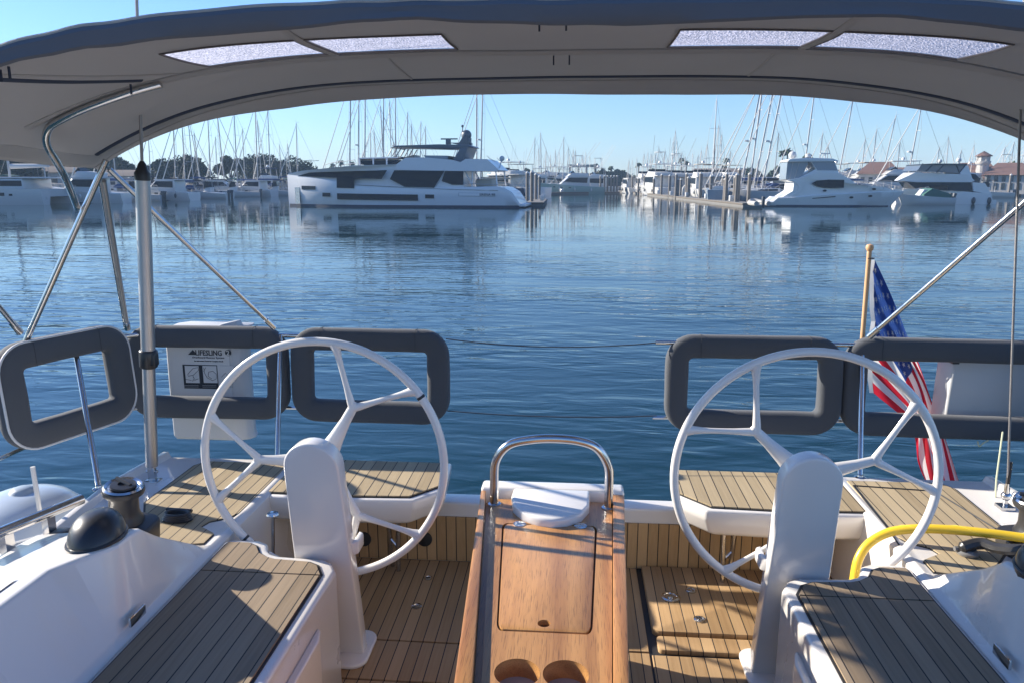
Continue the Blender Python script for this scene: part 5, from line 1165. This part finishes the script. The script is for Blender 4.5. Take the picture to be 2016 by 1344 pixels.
cushion('dark grey frame cushion behind the thick aluminium pole, white lifesaving bag showing through', .94, .53, (-2.065, 4.055, 1.685), R(1))
cushion('dark grey frame cushion left of the open stern, behind the left wheel', .90, .53, (-1.125, 4.05, 1.685), R(-1))
cushion('dark grey frame cushion right of the open stern, behind the right wheel', .93, .53, (.965, 4.05, 1.680), R(0))
cushion('dark grey frame cushion at far right, striped flag and white box showing through', 1.10, .53, (1.985, 4.05, 1.680), R(-2))
# ------------------------------------------------------------------ lifesaving bag
from mathutils import Euler
BAG = mat('bag_vinyl', (.50, .50, .50), .5, noise_amt=.05, noise_scale=8, bump=.5, bump_scale=40)
INK = mat('print_ink', (.02, .025, .035), .6); SHEET = mat('print_sheet', (.58, .58, .58), .45)
lb = thing('lifesaving_bag', 'white lifesaving sling bag with printed instructions hung behind the stern rail', 'bag')
LY = 4.165
m = MB(); bx = [(-2.37, LY), (-1.98, LY), (-1.93, LY + .03), (-1.905, LY + .08), (-1.92, LY + .15), (-2.33, LY + .16), (-2.38, LY + .1)]
m.loft([[(x + .012, y + .01, 1.235) for x, y in bx], [(x, y, 1.26) for x, y in bx], [(x, y, 1.6) for x, y in bx], [(x + .004, y, 1.895) for x, y in bx], [(x + .03, y + .03, 1.922) for x, y in bx]]); m.build('bag_body', BAG, lb, bevel=.012, seg=3, ang=25)
m = MB(); m.loft([[(-2.07, LY + .02, 1.917), (-1.94, LY + .03, 1.915), (-1.93, LY + .1, 1.915), (-2.05, LY + .1, 1.917)], [(-2.03, LY + .03, 1.938), (-1.95, LY + .04, 1.955), (-1.94, LY + .09, 1.955), (-2.02, LY + .09, 1.938)]]); m.build('top_flap', BAG, lb, bevel=.006)
m = MB(); m.box(-2.355, -1.985, LY - .004, LY + .001, 1.47, 1.885); m.build('printed_sheet', SHEET, lb)
rotf = Euler((R(90), 0, 0))
def at(px, py): return PY(px, py, LY - .005)
p = at(411, 699); text('LIFESLING', .044, (p.x, p.y, p.z), rotf, 'lettering', INK, lb, off=.0006, sx=.83)
p = at(449, 694); m = MB(); m.lathe([(.001, 0), (.0185, 0), (.0185, .002), (.001, .002)], (p.x, p.y + .001, p.z), 24, Matrix.Rotation(R(90), 3, 'X')); m.build('number_disc', INK, lb)
text('2', .040, (p.x, p.y - .003, p.z - .013), rotf, 'lettering', SHEET, lb, off=.001)
p = at(380, 698); m = MB(); m.prism([(0, 0), (.05, 0), (.05, .008), (.03, .03)], -.001, .001)
m.bm.transform(Matrix.Translation((p.x - .03, p.y, p.z)) @ rotf.to_matrix().to_4x4()); m.build('logo_mark', INK, lb)
p = at(410, 705); text('Overboard Rescue System', .0155, (p.x, p.y, p.z), rotf, 'lettering', INK, lb, spacing=1.15)
p = at(411, 711.5); text('See Information Manual for Complete Details', .0095, (p.x, p.y, p.z), rotf, 'lettering', INK, lb)
def panel(x0, y0, x1, y1, m_, name, dy=0):
    a, b = at(x0, y0), at(x1, y1); return MB().box(a.x, b.x, LY - .006 - dy, LY - .003 - dy, b.z, a.z).build(name, m_, lb)
panel(359, 717, 431, 765, INK, 'pictogram_board')
for x0 in (364, 399, 433):
    panel(x0, 719, x0 + 30, 753, SHEET, 'pictogram', .003)
m = MB()
def ln(pts, r=.0011): m.tube([at(*q) + Vector((0, -.008, 0)) for q in pts], r, 4)
ln([(371, 735), (381, 724), (391, 722), (392, 727), (382, 737), (372, 739), (371, 735)]); ln([(381, 739), (384, 744), (380, 749)]); ln([(366, 745), (378, 747)]); ln([(384, 747), (392, 744)])
ln([(402, 722), (404, 733), (409, 742), (420, 748), (427, 744), (427, 735), (420, 729), (412, 731), (411, 739), (418, 744)]); ln([(402, 730), (406, 722)])
ln([(437, 741), (445, 733), (452, 741), (459, 735)]); 
for yy in (757, 760, 762): 
    ln([(437, yy - 1), (460, yy - 1)], .0007)
m.build('pictogram_lines', INK, lb)
m = MB()
for yy in (757, 760): ln([(364, yy), (392, yy)], .0007); ln([(400, yy), (427, yy)], .0007)
m.build('caption_lines', SHEET, lb)
settle(lb, (-2.15, 4.24, 1.24))
# white box on the right
wb = thing('lifebuoy_case', 'plain white case hung behind the far right frame cushion', 'case')
m = MB(); a = PY(1868, 716, 4.2); b = PY(1992, 802, 4.2)
m.loft([[(a.x - .035, 4.28, 1.40), (a.x, 4.17, 1.40), (b.x + .1, 4.17, 1.40), (b.x + .1, 4.28, 1.40)], [(a.x - .025, 4.28, 1.80), (a.x + .012, 4.17, 1.80), (b.x + .1, 4.17, 1.80), (b.x + .1, 4.28, 1.80)]]); m.build('case_body', BAG, wb, bevel=.01)
m = MB(); m.box(a.x - .005, a.x + .03, 4.15, 4.2, 1.79, 1.82); m.build('bracket', BLACK, wb)
settle(wb, (2.2, 4.22, 1.4))
# ------------------------------------------------------------------ flag on its staff
fs = thing('flag_staff', 'wooden flag staff with a ball finial behind the right stern rail', 'flag staff')
s0, s1 = Vector((1.60, 4.27, 1.70)), PY(1712, 492, 4.27)
m = MB(); m.tube([s0, s1], .0125, 12); m.build('staff', mat('staff_wood', (.55, .33, .17), .45, noise_amt=.12, noise_scale=12), fs)
m = MB(); m.lathe([(.001, -.022), (.013, -.02), (.011, -.008), (.017, -.002), (.021, .012), (.017, .026), (.001, .032)], s1, 18); m.build('finial', mat('staff_wood', (.55, .33, .17), .45), fs)
settle(fs, s0)
fl = thing('striped_flag', 'stars and stripes flag hanging limp from the wooden staff', 'flag')
YB = 4.30
topc = [PY(x, y, YB + d) for x, y, d in ((1722, 512, 0), (1745, 560, .01), (1770, 615, .02), (1792, 668, .03), (1815, 722, .04), (1838, 790, .05), (1862, 860, .05), (1888, 962, .05))]
botc = [PY(x, y, YB + d) for x, y, d in ((1716, 770, 0), (1735, 786, .0), (1762, 808, -.01), (1788, 832, -.01), (1803, 862, 0), (1812, 890, 0), (1820, 920, .01), (1832, 955, .02))]
tc_, bc_ = spline(topc, 6), spline(botc, 6)
def samp(c, u): x = u * (len(c) - 1); i = min(int(x), len(c) - 2); return c[i].lerp(c[i + 1], x - i)
def FP(u, v):
    p = samp(tc_, u).lerp(samp(bc_, u), v)
    k = .018 + .03 * u
    p.y += k * math.sin(v * 11 + u * 4) + .012 * math.sin(v * 23 - u * 9) + .02 * u * math.sin(u * 9)
    p.x += .010 * math.sin(v * 13 + u * 6) * u
    return p
def cloth(quads_u, v0, v1, name, m_, nu=30, nv=3, lift=0):
    vs, fs_ = [], []; 
    for j in range(nv + 1):
        for i in range(nu + 1): vs.append(FP(lerp(quads_u[0], quads_u[1], i / nu), lerp(v0, v1, j / nv)) + Vector((0, lift, 0)))
    for j in range(nv):
        for i in range(nu): a = j * (nu + 1) + i; fs_.append((a, a + 1, a + nu + 2, a + nu + 1))
    return MB().add(vs, fs_)
def flagcloth(name, col):
    m = mat(name, col, .85, noise_amt=.05, noise_scale=30); n = m.node_tree; b = n.nodes['Principled BSDF']; out = n.nodes['Material Output']
    tr = nd(n, 'ShaderNodeBsdfTranslucent'); tr.inputs[0].default_value = (*col, 1); ms = nd(n, 'ShaderNodeMixShader'); ms.inputs[0].default_value = .5
    n.links.new(b.outputs[0], ms.inputs[1]); n.links.new(tr.outputs[0], ms.inputs[2]); n.links.new(ms.outputs[0], out.inputs[0]); return m
FR, FW_, FB = flagcloth('flag_red', (.55, .02, .04)), flagcloth('flag_white', (.75, .74, .72)), flagcloth('flag_blue', (.025, .06, .22))
for k in range(13):
    u0 = .42 if k < 7 else 0
    cloth((u0, 1), k / 13, (k + 1) / 13, '', None, 34, 4).build('red_stripe' if k % 2 == 0 else 'white_stripe', FR if k % 2 == 0 else FW_, fl)
cloth((0, .42), 0, 7 / 13, '', None, 24, 14).build('canton', FB, fl)
m = MB()
for r_ in range(9):
    for c_ in range(6 if r_ % 2 == 0 else 5):
        u = .42 * (c_ * 2 + (1 if r_ % 2 == 0 else 2)) / 12; v = 7 / 13 * (r_ + 1) / 10; pts = []
        for k in range(10):
            a = math.pi / 2 + k * math.pi / 5; q = (1 if k % 2 == 0 else .42); pts.append(FP(u + .0165 * q * math.cos(a), v - .026 * q * math.sin(a)) + Vector((0, -.003, 0)))
        cpt = FP(u, v) + Vector((0, -.003, 0)); m.add([cpt] + pts, [(0, k + 1, (k + 1) % 10 + 1) for k in range(10)])
m.build('stars', FW_, fl)
m = MB(); hs = [FP(0, v) for v in frange(0, 1, 12)]; m.add([h + Vector((dx, 0, 0)) for dx in (-.022, .003) for h in hs], [(i, i + 1, 13 + i, 12 + i) for i in range(11)]); m.build('hoist_band', FW_, fl)
m = MB(); q = PY(1714, 509, 4.27); m.tube([q + Vector((.018 * math.cos(2 * math.pi * k / 12), .018 * math.sin(2 * math.pi * k / 12), 0)) for k in range(12)], .003, 6, True); m.build('tie', BLACK, fl)
settle(fl, topc[0])
# ------------------------------------------------------------------ thick aluminium pole, backstay wire
po = thing('backstay_pole', 'thick aluminium pole with black collar and cap, thin rod above it', 'pole')
b0 = Vector((-2.063, 3.395, 1.3)); t0 = PY(280.5, 348, 3.29); ax = (t0 - b0)
def al(k): return b0 + ax * k
ck = .43
m = MB(); m.tube([al(.055), al(ck)], .0285, 20); m.build('lower_tube', ALU, po)
m = MB(); m.tube([al(ck), al(1)], .0315, 20); m.build('upper_tube', ALU, po)
m = MB(); m.tube([al(.40), al(.405), al(.455), al(.46)], [.036, .041, .041, .036], 20); m.box(al(.43).x + .02, al(.43).x + .047, al(.43).y - .03, al(.43).y + .01, al(.41).z, al(.45).z); m.build('collar', BLACK, po, bevel=.004)
m = MB(); m.tube([al(.99), al(1.01), al(1.02), al(1.035), al(1.045)], [.034, .034, .024, .018, .008], 20); m.build('cap', BLACK, po)
m = MB(); m.tube([al(1.03), al(1.35), al(5.5)], .0068, 8); m.build('rod', mat('rod_metal', (.30, .27, .26), .4, .7), po)
m = MB(); p = al(.03); m.box(p.x - .018, p.x + .018, p.y - .012, p.y + .012, 1.30, 1.40); m.box(p.x - .035, p.x + .035, p.y - .03, p.y + .03, 1.298, 1.306); m.tube([(p.x - .03, p.y, 1.35), (p.x + .03, p.y, 1.35)], .008, 10); m.build('foot_bracket', STEEL, po, bevel=.003)
settle(po, b0)
bs = thing('backstay_wire', 'thin twisted wire stay with a steel turnbuckle at the far right', 'wire stay')
b1 = Vector((1.963, 3.392, 1.30)); w0 = PY(1984, 950, 3.38); w1 = PY(2011, 160, 3.30)
m = MB(); m.tube([w0, w1, w1 + (w1 - w0) * 4], .0052, 8); m.build('wire', mat('wire_metal', (.25, .24, .24), .5, .8, bump=1, bump_scale=400), bs)
m = MB(); m.tube([w0, w0.lerp(b1, .3), w0.lerp(b1, .6)], [.010, .013, .012], 10); m.ball(w0.lerp(b1, .5), .022, 10); m.tube([w0.lerp(b1, .5), b1], .010, 10); m.box(b1.x - .03, b1.x + .03, b1.y - .03, b1.y + .03, 1.30, 1.315); m.build('turnbuckle', STEEL, bs)
m = MB(); m.tube([w0 + Vector((0, 0, .10)), w0 + Vector((0, 0, .0))], .009, 8); m.build('boot', BLACK, bs)
settle(bs, b1)
gl = thing('signal_halyard', 'thin pale line tied beside the turnbuckle at the far right', 'line')
m = MB(); m.tube([PY(1958, 1000, 3.5), PY(1962, 940, 3.55), PY(1972, 866, 3.6), PY(1974, 850, 3.7)], .004, 6); m.build('cord', mat('pale_cord', (.5, .52, .36), .8), gl)
m = MB(); m.tube(spline([PY(1925, 868, 3.95), PY(1928, 878, 3.95), PY(1935, 872, 3.95), PY(1946, 866, 3.95)], 4), .004, 6); m.build('loose_end', mat('pale_cord', (.5, .52, .36), .8), gl)
settle(gl, PY(1958, 1000, 3.5))
# ------------------------------------------------------------------ winches, dome, coil, hose, fender
def winch(s, x, y, zb, label):
    t = thing('winch', label, 'winch', group='cockpit winches')
    m = MB(); m.prism(rrect(.20, .17, .05, cx=.02 * s * -1, cy=0), -.06, .035); m.build('plinth', BLACK, t, bevel=.012, seg=3)
    m = MB(); m.lathe([(.074, .02), (.074, .04), (.062, .06), (.056, .08), (.054, .13), (.060, .15), (.075, .158), (.078, .168), (.076, .178), (.05, .182), (.001, .182)], (0, 0, 0), 32); m.build('drum', BLACK, t)
    m = MB(); m.lathe([(.070, .178), (.074, .184), (.068, .191), (.060, .188), (.056, .184), (.001, .182)], (0, 0, 0), 32); m.build('chrome_top', STEEL, t); MB().lathe([(.048, .186), (.046, .1945), (.02, .196), (.018, .190), (.001, .190)], (0, 0, 0), 24).build('top_cap', BLACK, t)
    m = MB(); m.tube([(.03, 0, .193), (-.045, .03, .198)], .008, 8); m.build('feeder_arm', BLACK, t)
    t.location = (x, y, zb); t.rotation_euler = (R(4), R(7) * -s, 0); return t
winch(-1, -1.765, 2.68, 1.40, 'black winch with chrome top at the aft end of the left coaming')
winch(1, 1.84, 2.96, 1.35, 'black winch with chrome top cut off by the right edge of the picture')
dm = thing('instrument_dome', 'glossy black domed cover on top of the left coaming', 'dome')
def dome(m, c):
    rings = []
    for i in range(9):
        v = i / 8; zz = math.sin(v * math.pi / 2); r = math.cos(v * math.pi / 2) ** .8
        rings.append([(c[0] + max(.002, r) * .088 * math.cos(a) , c[1] + max(.002, r) * .105 * math.sin(a) + .02 * zz, c[2] + .088 * zz) for a in [2 * math.pi * k / 28 for k in range(28)]])
    m.loft([[(x, y, z - .02) for x, y, z in rings[0]]] + rings)
m = MB(); dome(m, (0, 0, 0)); m.build('shell', mat('dome_gloss', (.02, .02, .022), .34, coat=.2, noise_amt=.1), dm)
m = MB(); m.tube([(.089 * math.cos(2 * math.pi * k / 28), .106 * math.sin(2 * math.pi * k / 28), .004) for k in range(28)], .005, 6, True); m.build('base_rim', BLACK, dm)
dm.location = (-1.575, 2.24, 1.582); dm.rotation_euler = (0, R(-5), R(12))
dm2 = copy_tree(dm); dm2['label'] = 'glossy black domed cover on the right coaming, cut off by the picture edge'; dm2.location = (1.455, 2.25, 1.582); dm2.rotation_euler = (0, R(5), R(-12))
dm['group'] = dm2['group'] = 'domed covers on the coamings'
rc_ = thing('rope_coil', 'small black rope coil with a bar lying on the left teak deck', 'rope coil')
m = MB()
for k in range(4): m.tube([(.05 * (1 - .06 * k) * math.cos(a) * 1.25, .032 * math.sin(a), .006 + .008 * k) for a in [2 * math.pi * j / 20 for j in range(20)]], .0075, 6, True)
m.build('coil', BLACK, rc_); m = MB(); m.tube([(-.08, .06, .02), (-.01, .055, .02), (.04, .05, .02)], .008, 6); m.build('bar', BLACK, rc_)
q = PZ(350, 1023, 1.31); rc_.location = (q.x, q.y, 1.312)
kn = thing('knob_lever', 'chrome knob on a thin stem standing beside the left pedestal', 'lever')
m = MB(); a, b = PY(537, 1012, 2.98), PY(528, 1085, 2.98); b.z = .95; m.tube([a, (b.x, b.y, .8)], .009, 8); m.build('stem', STEEL, kn)
m = MB(); m.lathe([(.001, -.006), (.02, -.006), (.027, 0), (.024, .007), (.001, .009)], a, 20); m.build('knob', STEEL, kn); settle(kn, (b.x, b.y, .8))
ho = thing('yellow_hose', 'thick yellow hose looping up from the cockpit well over the right deck', 'hose')
hp = [PY(1676, 1175, 2.93), PY(1681, 1145, 2.95), PY(1690, 1100, 2.97), PY(1712, 1068, 2.99), PY(1750, 1047, 3.0), PY(1800, 1040, 2.99), PY(1860, 1041, 2.97), PY(1930, 1047, 2.94), PY(2016, 1058, 2.90), PY(2080, 1070, 2.86)]
hp = [Vector((hp[0].x - .02, hp[0].y, .85)), hp[0]] + hp[1:]
m = MB(); m.tube(spline(hp, 8), .0185, 16); m.build('hose_body', YELLOW, ho)
m = MB()
sp_ = spline(hp, 30)
m.tube([p + Vector((0, .0182 * math.cos(i * .12), .0182 * math.sin(i * .12))) for i, p in enumerate(sp_)], .0014, 4); m.build('spiral_rib', mat('yellow_rib', (.85, .66, .10), .4), ho)
settle(ho, (hp[0].x, hp[0].y, .8))
bagr = thing('black_sheet_bundle', 'bundle of black line and blocks on the right deck under the yellow hose', 'line bundle')
m = MB(); m.tube(spline([PZ(1890, 1078, 1.34), PZ(1930, 1068, 1.36), PZ(1965, 1078, 1.37), PZ(2016, 1080, 1.40), PZ(2060, 1070, 1.42)], 6), [.012] + [.022] * 23 + [.022], 8)
m.build('sheet', BLACK, bagr); m = MB(); q = PZ(1905, 1080, 1.33); m.lathe([(.001, 0), (.04, 0), (.042, .01), (.03, .02), (.001, .02)], (q.x, q.y, 1.312), 16); m.tube([(q.x - .05, q.y, 1.33), (q.x + .09, q.y + .01, 1.34)], .01, 8); m.build('block', mat('grey_block', (.2, .2, .2), .4, .3), bagr)
settle(bagr, (q.x, q.y, 1.31))
fd = thing('fender', 'translucent white ribbed ball fender hanging outside the left deck edge', 'fender')
m = MB(); prof = []
for k in range(25):
    a = math.pi * k / 24; prof.append((max(.002, .33 * math.sin(a) ** .75 * (1 + .012 * math.cos(k * 2.5))), -.36 * math.cos(a)))
m.lathe(prof, (0, 0, 0), 40); m.build('ball', mat('fender_vinyl', (.42, .48, .55), .25, coat=.4), fd)
m = MB(); m.lathe([(.07, .335), (.05, .37), (.03, .38), (.001, .38)], (0, 0, 0), 20); m.build('neck', mat('fender_neck', (.3, .36, .42), .4), fd)
fd.location = (-2.63, 3.24, .93)
# ------------------------------------------------------------------ bimini
bi = thing('bimini_canopy', 'large grey canvas sun canopy on a steel frame over the helm', 'canopy')
def zb(x): a = abs(x - XC); return 3.215 - .0178 * a ** 3.76
YF, YA = 2.2, 3.60
def zr(x, y):
    a = abs(x - XC); sag = -.012 * math.sin(math.pi * max(0, min(1, (y - 2.22) / .70))) - (.010 * math.sin(math.pi * (y - 2.95) / .57) if y > 2.95 else 0)
    return zb(x) + sag - .03 * max(0, (y - 3.0) / .6) ** 1.3 + .006 * max(0, 2.6 - y) + .005 * noise.noise((x * 2.3, y * 3, 0)) + .0035 * math.sin(x * 26 + 4 * noise.noise((x * 2, 1, 0)) + (y - 2.2) * 8) * math.exp(-max(0, y - YF) / .10) * (.4 + noise.noise((x * 1.7, 3, 2)))
W = 2.26
wins = [(-1.36, -.905), (-.875, -.43), (.315, .77), (.805, 1.30)]; WY0, WY1 = 2.525, 2.875
xs = sorted(set([round(XC + v, 4) for v in frange(-W, W, 181)] + [v for w_ in wins for v in w_])); ys = sorted(set([round(v, 4) for v in frange(YF, YA, 31)] + [WY0, WY1]))
vs = [(x, y, zr(x, y)) for y in ys for x in xs]; n = len(xs); fsx = []
for j in range(len(ys) - 1):
    for i in range(n - 1):
        mx_, my_ = (xs[i] + xs[i + 1]) / 2, (ys[j] + ys[j + 1]) / 2
        if any(a < mx_ < b for a, b in wins) and WY0 < my_ < WY1: continue
        fsx.append((j * n + i, j * n + i + 1, (j + 1) * n + i + 1, (j + 1) * n + i))
m = MB(); m.add(vs, fsx); rf = m.build('roof_cloth', CANVAS, bi)
md = rf.modifiers.new('thick', 'SOLIDIFY'); md.thickness = .003; md.offset = 1
for (a, b) in wins:
    m = MB(); nx, ny = 14, 10; g = []
    sl = -.02 if a < 0 else .02
    for j in range(ny + 1):
        for i in range(nx + 1): x, y = lerp(a - .01, b + .01, i / nx), lerp(WY0 - .01, WY1 + .01, j / ny); g.append((x, y, zr(x, y) + .005))
    m.add(g, [(j * (nx + 1) + i, j * (nx + 1) + i + 1, (j + 1) * (nx + 1) + i + 1, (j + 1) * (nx + 1) + i) for j in range(ny) for i in range(nx)])
    m.build('window_panel', VINYL, bi)
    m = MB(); pr_ = [(x, WY0) for x in frange(a, b, 10)] + [(b, y) for y in frange(WY0, WY1, 8)[1:]] + [(x, WY1) for x in frange(b, a, 10)[1:]] + [(a, y) for y in frange(WY1, WY0, 8)[1:-1]]
    m.tube([(x, y, zr(x, y) - .002) for x, y in pr_], .0035, 5, True); m.build('window_piping', mat('canvas_edge', (.16, .15, .15), .9), bi)
# seams and pockets on the underside
def under(fn, name, m_, w_, th=.004, rng=(-1, 1), ax='x'):
    """strip following the roof: fn(t)->(x,y)"""
    pts = [fn(t) for t in frange(0, 1, 60)]; vs_ = []
    for i, (x, y) in enumerate(pts):
        a = pts[max(0, i - 1)]; b = pts[min(59, i + 1)]; d = Vector((b[0] - a[0], b[1] - a[1])).normalized(); nn = Vector((-d.y, d.x)) * w_ / 2
        for k, h in ((1, .004), (1, -th), (.5, -th * 2.2), (-.5, -th * 2.2), (-1, -th), (-1, .004)): vs_.append((x + nn.x * k, y + nn.y * k, zr(x + nn.x * k, min(YA, y + nn.y * k)) + h * 1.0))
    m = MB(); m.loft([vs_[i * 6:(i + 1) * 6] for i in range(60)]); return m.build(name, m_, bi)
under(lambda t: (XC + lerp(-1.55, 1.75, t), 2.945), 'mid_bow_sleeve', CANVAS, .07, .006)
under(lambda t: (XC + lerp(-2.16, 2.16, t), 3.47), 'aft_bow_binding', NAVY, .035, .003)
under(lambda t: (XC + lerp(-2.2, 2.2, t), 3.53), 'aft_hem_band', CANVAS, .05, .002)
for sg in (-1, 1): under(lambda t, sg=sg: (-.89 if sg < 0 else .7875, lerp(2.26, 2.92, t)), 'panel_seam', CANVAS, .03, .003)
for sg in (-1, 1): under(lambda t, sg=sg: (sg * .72, lerp(2.98, 3.44, t)), 'panel_seam', CANVAS, .012, .002)
under(lambda t: (lerp(-1.86, -1.62, t), lerp(2.22, 2.86, t)), 'zip_strip', NAVY, .020, .003)
under(lambda t: (lerp(-1.80, -1.50, t), lerp(2.3, 2.9, t)), 'panel_seam', CANVAS, .012, .002)
under(lambda t: (XC + lerp(-1.55, -2.05, t), lerp(2.93, 2.88, t)), 'mid_bow_sleeve', CANVAS, .05, .004)
# lower side facing, slightly darker double cloth
for sg in (-1, 1): under(lambda t, sg=sg: (XC + sg * 2.205, lerp(2.25, 3.55, t)), 'side_hem', CANVAS, .07, .002)
# front hem: rolled cloth band
m = MB(); rings = []
for x in frange(XC - W, XC + W, 90):
    z = zr(x, YF); wv = .007 * math.sin(x * 5.2 + 1) + .008 * noise.noise((x * 3, 0, 5)) - .004; a = abs(x - XC); hh = .045 + wv * .8
    rings.append([(x, YF + .035, z + .004), (x, YF + .012, z + .012), (x, YF - .008, z + .010), (x, YF - .016, z - .004), (x, YF - .012 , z - hh * .5), (x, YF - .004 + wv, z - hh), (x, YF + .006 + wv, z - hh - .006), (x, YF + .014 + wv, z - hh + .004), (x, YF + .006, z - hh * .5), (x, YF + .012, z - .003)])
m.loft(rings); m.build('front_hem', mat('canvas_hem', (.12, .13, .155), .9, noise_amt=.1, noise_scale=4, bump=.35, bump_scale=500), bi)
m = MB(); m.tube([(x, YF - .006, zr(x, YF) + .013) for x in frange(XC - W, XC + W, 120)], .005, 6); m.build('hem_stitching', mat('canvas_edge_light', (.42, .40, .38), .9, bump=1, bump_scale=90), bi)
# aft hem drop
m = MB(); rings = []
for x in frange(XC - W, XC + W, 90):
    z = zr(x, YA); a = abs(x - XC); d = lerp(.055, .006, min(1, max(0, a - 1.3) / .9)) + .004 * math.sin(x * 4)
    rings.append([(x, YA - .004, z + .004), (x, YA + .012, z - d * .3), (x, YA + .018, z - d), (x, YA + .013, z - d - .003), (x, YA + .004, z - d * .4), (x, YA - .010, z - .002)])
m.loft(rings); m.build('aft_hem', CANVAS, bi)
# straps
for (px, py, yy) in ((1062, 30, 2.33), (1115, 28, 2.33), (1090, 112, 3.0), (1121, 111, 3.0), (258, 178, 2.86), (0, 135, 2.3), (18, 140, 2.3)):
    q = PY(px, py, yy); m = MB(); z = zr(q.x, yy) - .004; m.box(q.x - .0028, q.x + .0028, yy - .003, yy + .003, z - .036, z); m.build('strap', NAVY, bi)
# frame
def pole(pts, r, name='frame_tube', mt=STEEL): m = MB(); m.tube(pts, r, 12); return m.build(name, mt, bi)
bowl = spline([(-1.58, 2.925, zr(-1.58, 2.925) - .020), (-1.70, 2.91, zr(-1.7, 2.91) - .022), (-1.87, 2.90, zr(-1.87, 2.9) - .024), (-1.98, 2.90, zr(-1.98, 2.9) - .026), (-2.045, 2.91, 2.945), (-2.080, 2.94, 2.89), (-2.10, 3.02, 2.82), (-2.13, 3.10, 2.765), (-2.19, 3.22, 2.70), (-2.287, 3.39, 2.626)], 6)
pole(bowl, .0145, 'mid_bow')
pole([Vector((XC * 2 - p.x, p.y, p.z)) for p in bowl if p.x < -1.86], .0145, 'mid_bow')
for sg in (-1, 1):
    def M_(x, y, z): return (x if sg < 0 else 2 * XC - x, y, z)
    pole([M_(-2.67, 3.4, 1.93), M_(-2.135, 3.41, 2.84)], .0145, 'side_leg')
    pole([M_(-1.658, 4.05, 1.95), M_(-2.15, 3.45, 2.80)], .0125, 'diagonal_strut')
    q0, q1 = Vector(M_(-1.658, 4.05, 1.95)), Vector(M_(-2.15, 3.45, 2.80)); pole([q0, q0.lerp(q1, .06)], .017, 'strut_end')
    q0, q1 = Vector(M_(-2.67, 3.4, 1.93)), Vector(M_(-2.135, 3.41, 2.84)); pole([q0, q0.lerp(q1, .06)], .019, 'strut_end')
    if sg < 0:
        a, b = Vector((-2.51, 4.04, 1.93)), Vector((-2.215, 3.5, 2.75)); pole([a, b], .0125, 'aft_leg', ALU); pole([a + Vector((-.012, 0, 0)), b + Vector((-.018, 0, 0))], .009, 'aft_leg'); pole([a, a.lerp(b, .05)], .017, 'strut_end')
        pole([PY(-60, 535, 3.1), PY(38, 652, 3.38)], .012, 'forward_strut'); pole([PY(22, 633, 3.34), PY(40, 655, 3.385)], .017, 'strut_end')
aft = [(XC + v, 3.47, zr(XC + v, 3.47) - .016) for v in frange(-2.12, 2.12, 40)]

settle(bi, (XC, 2.9, 2.0))
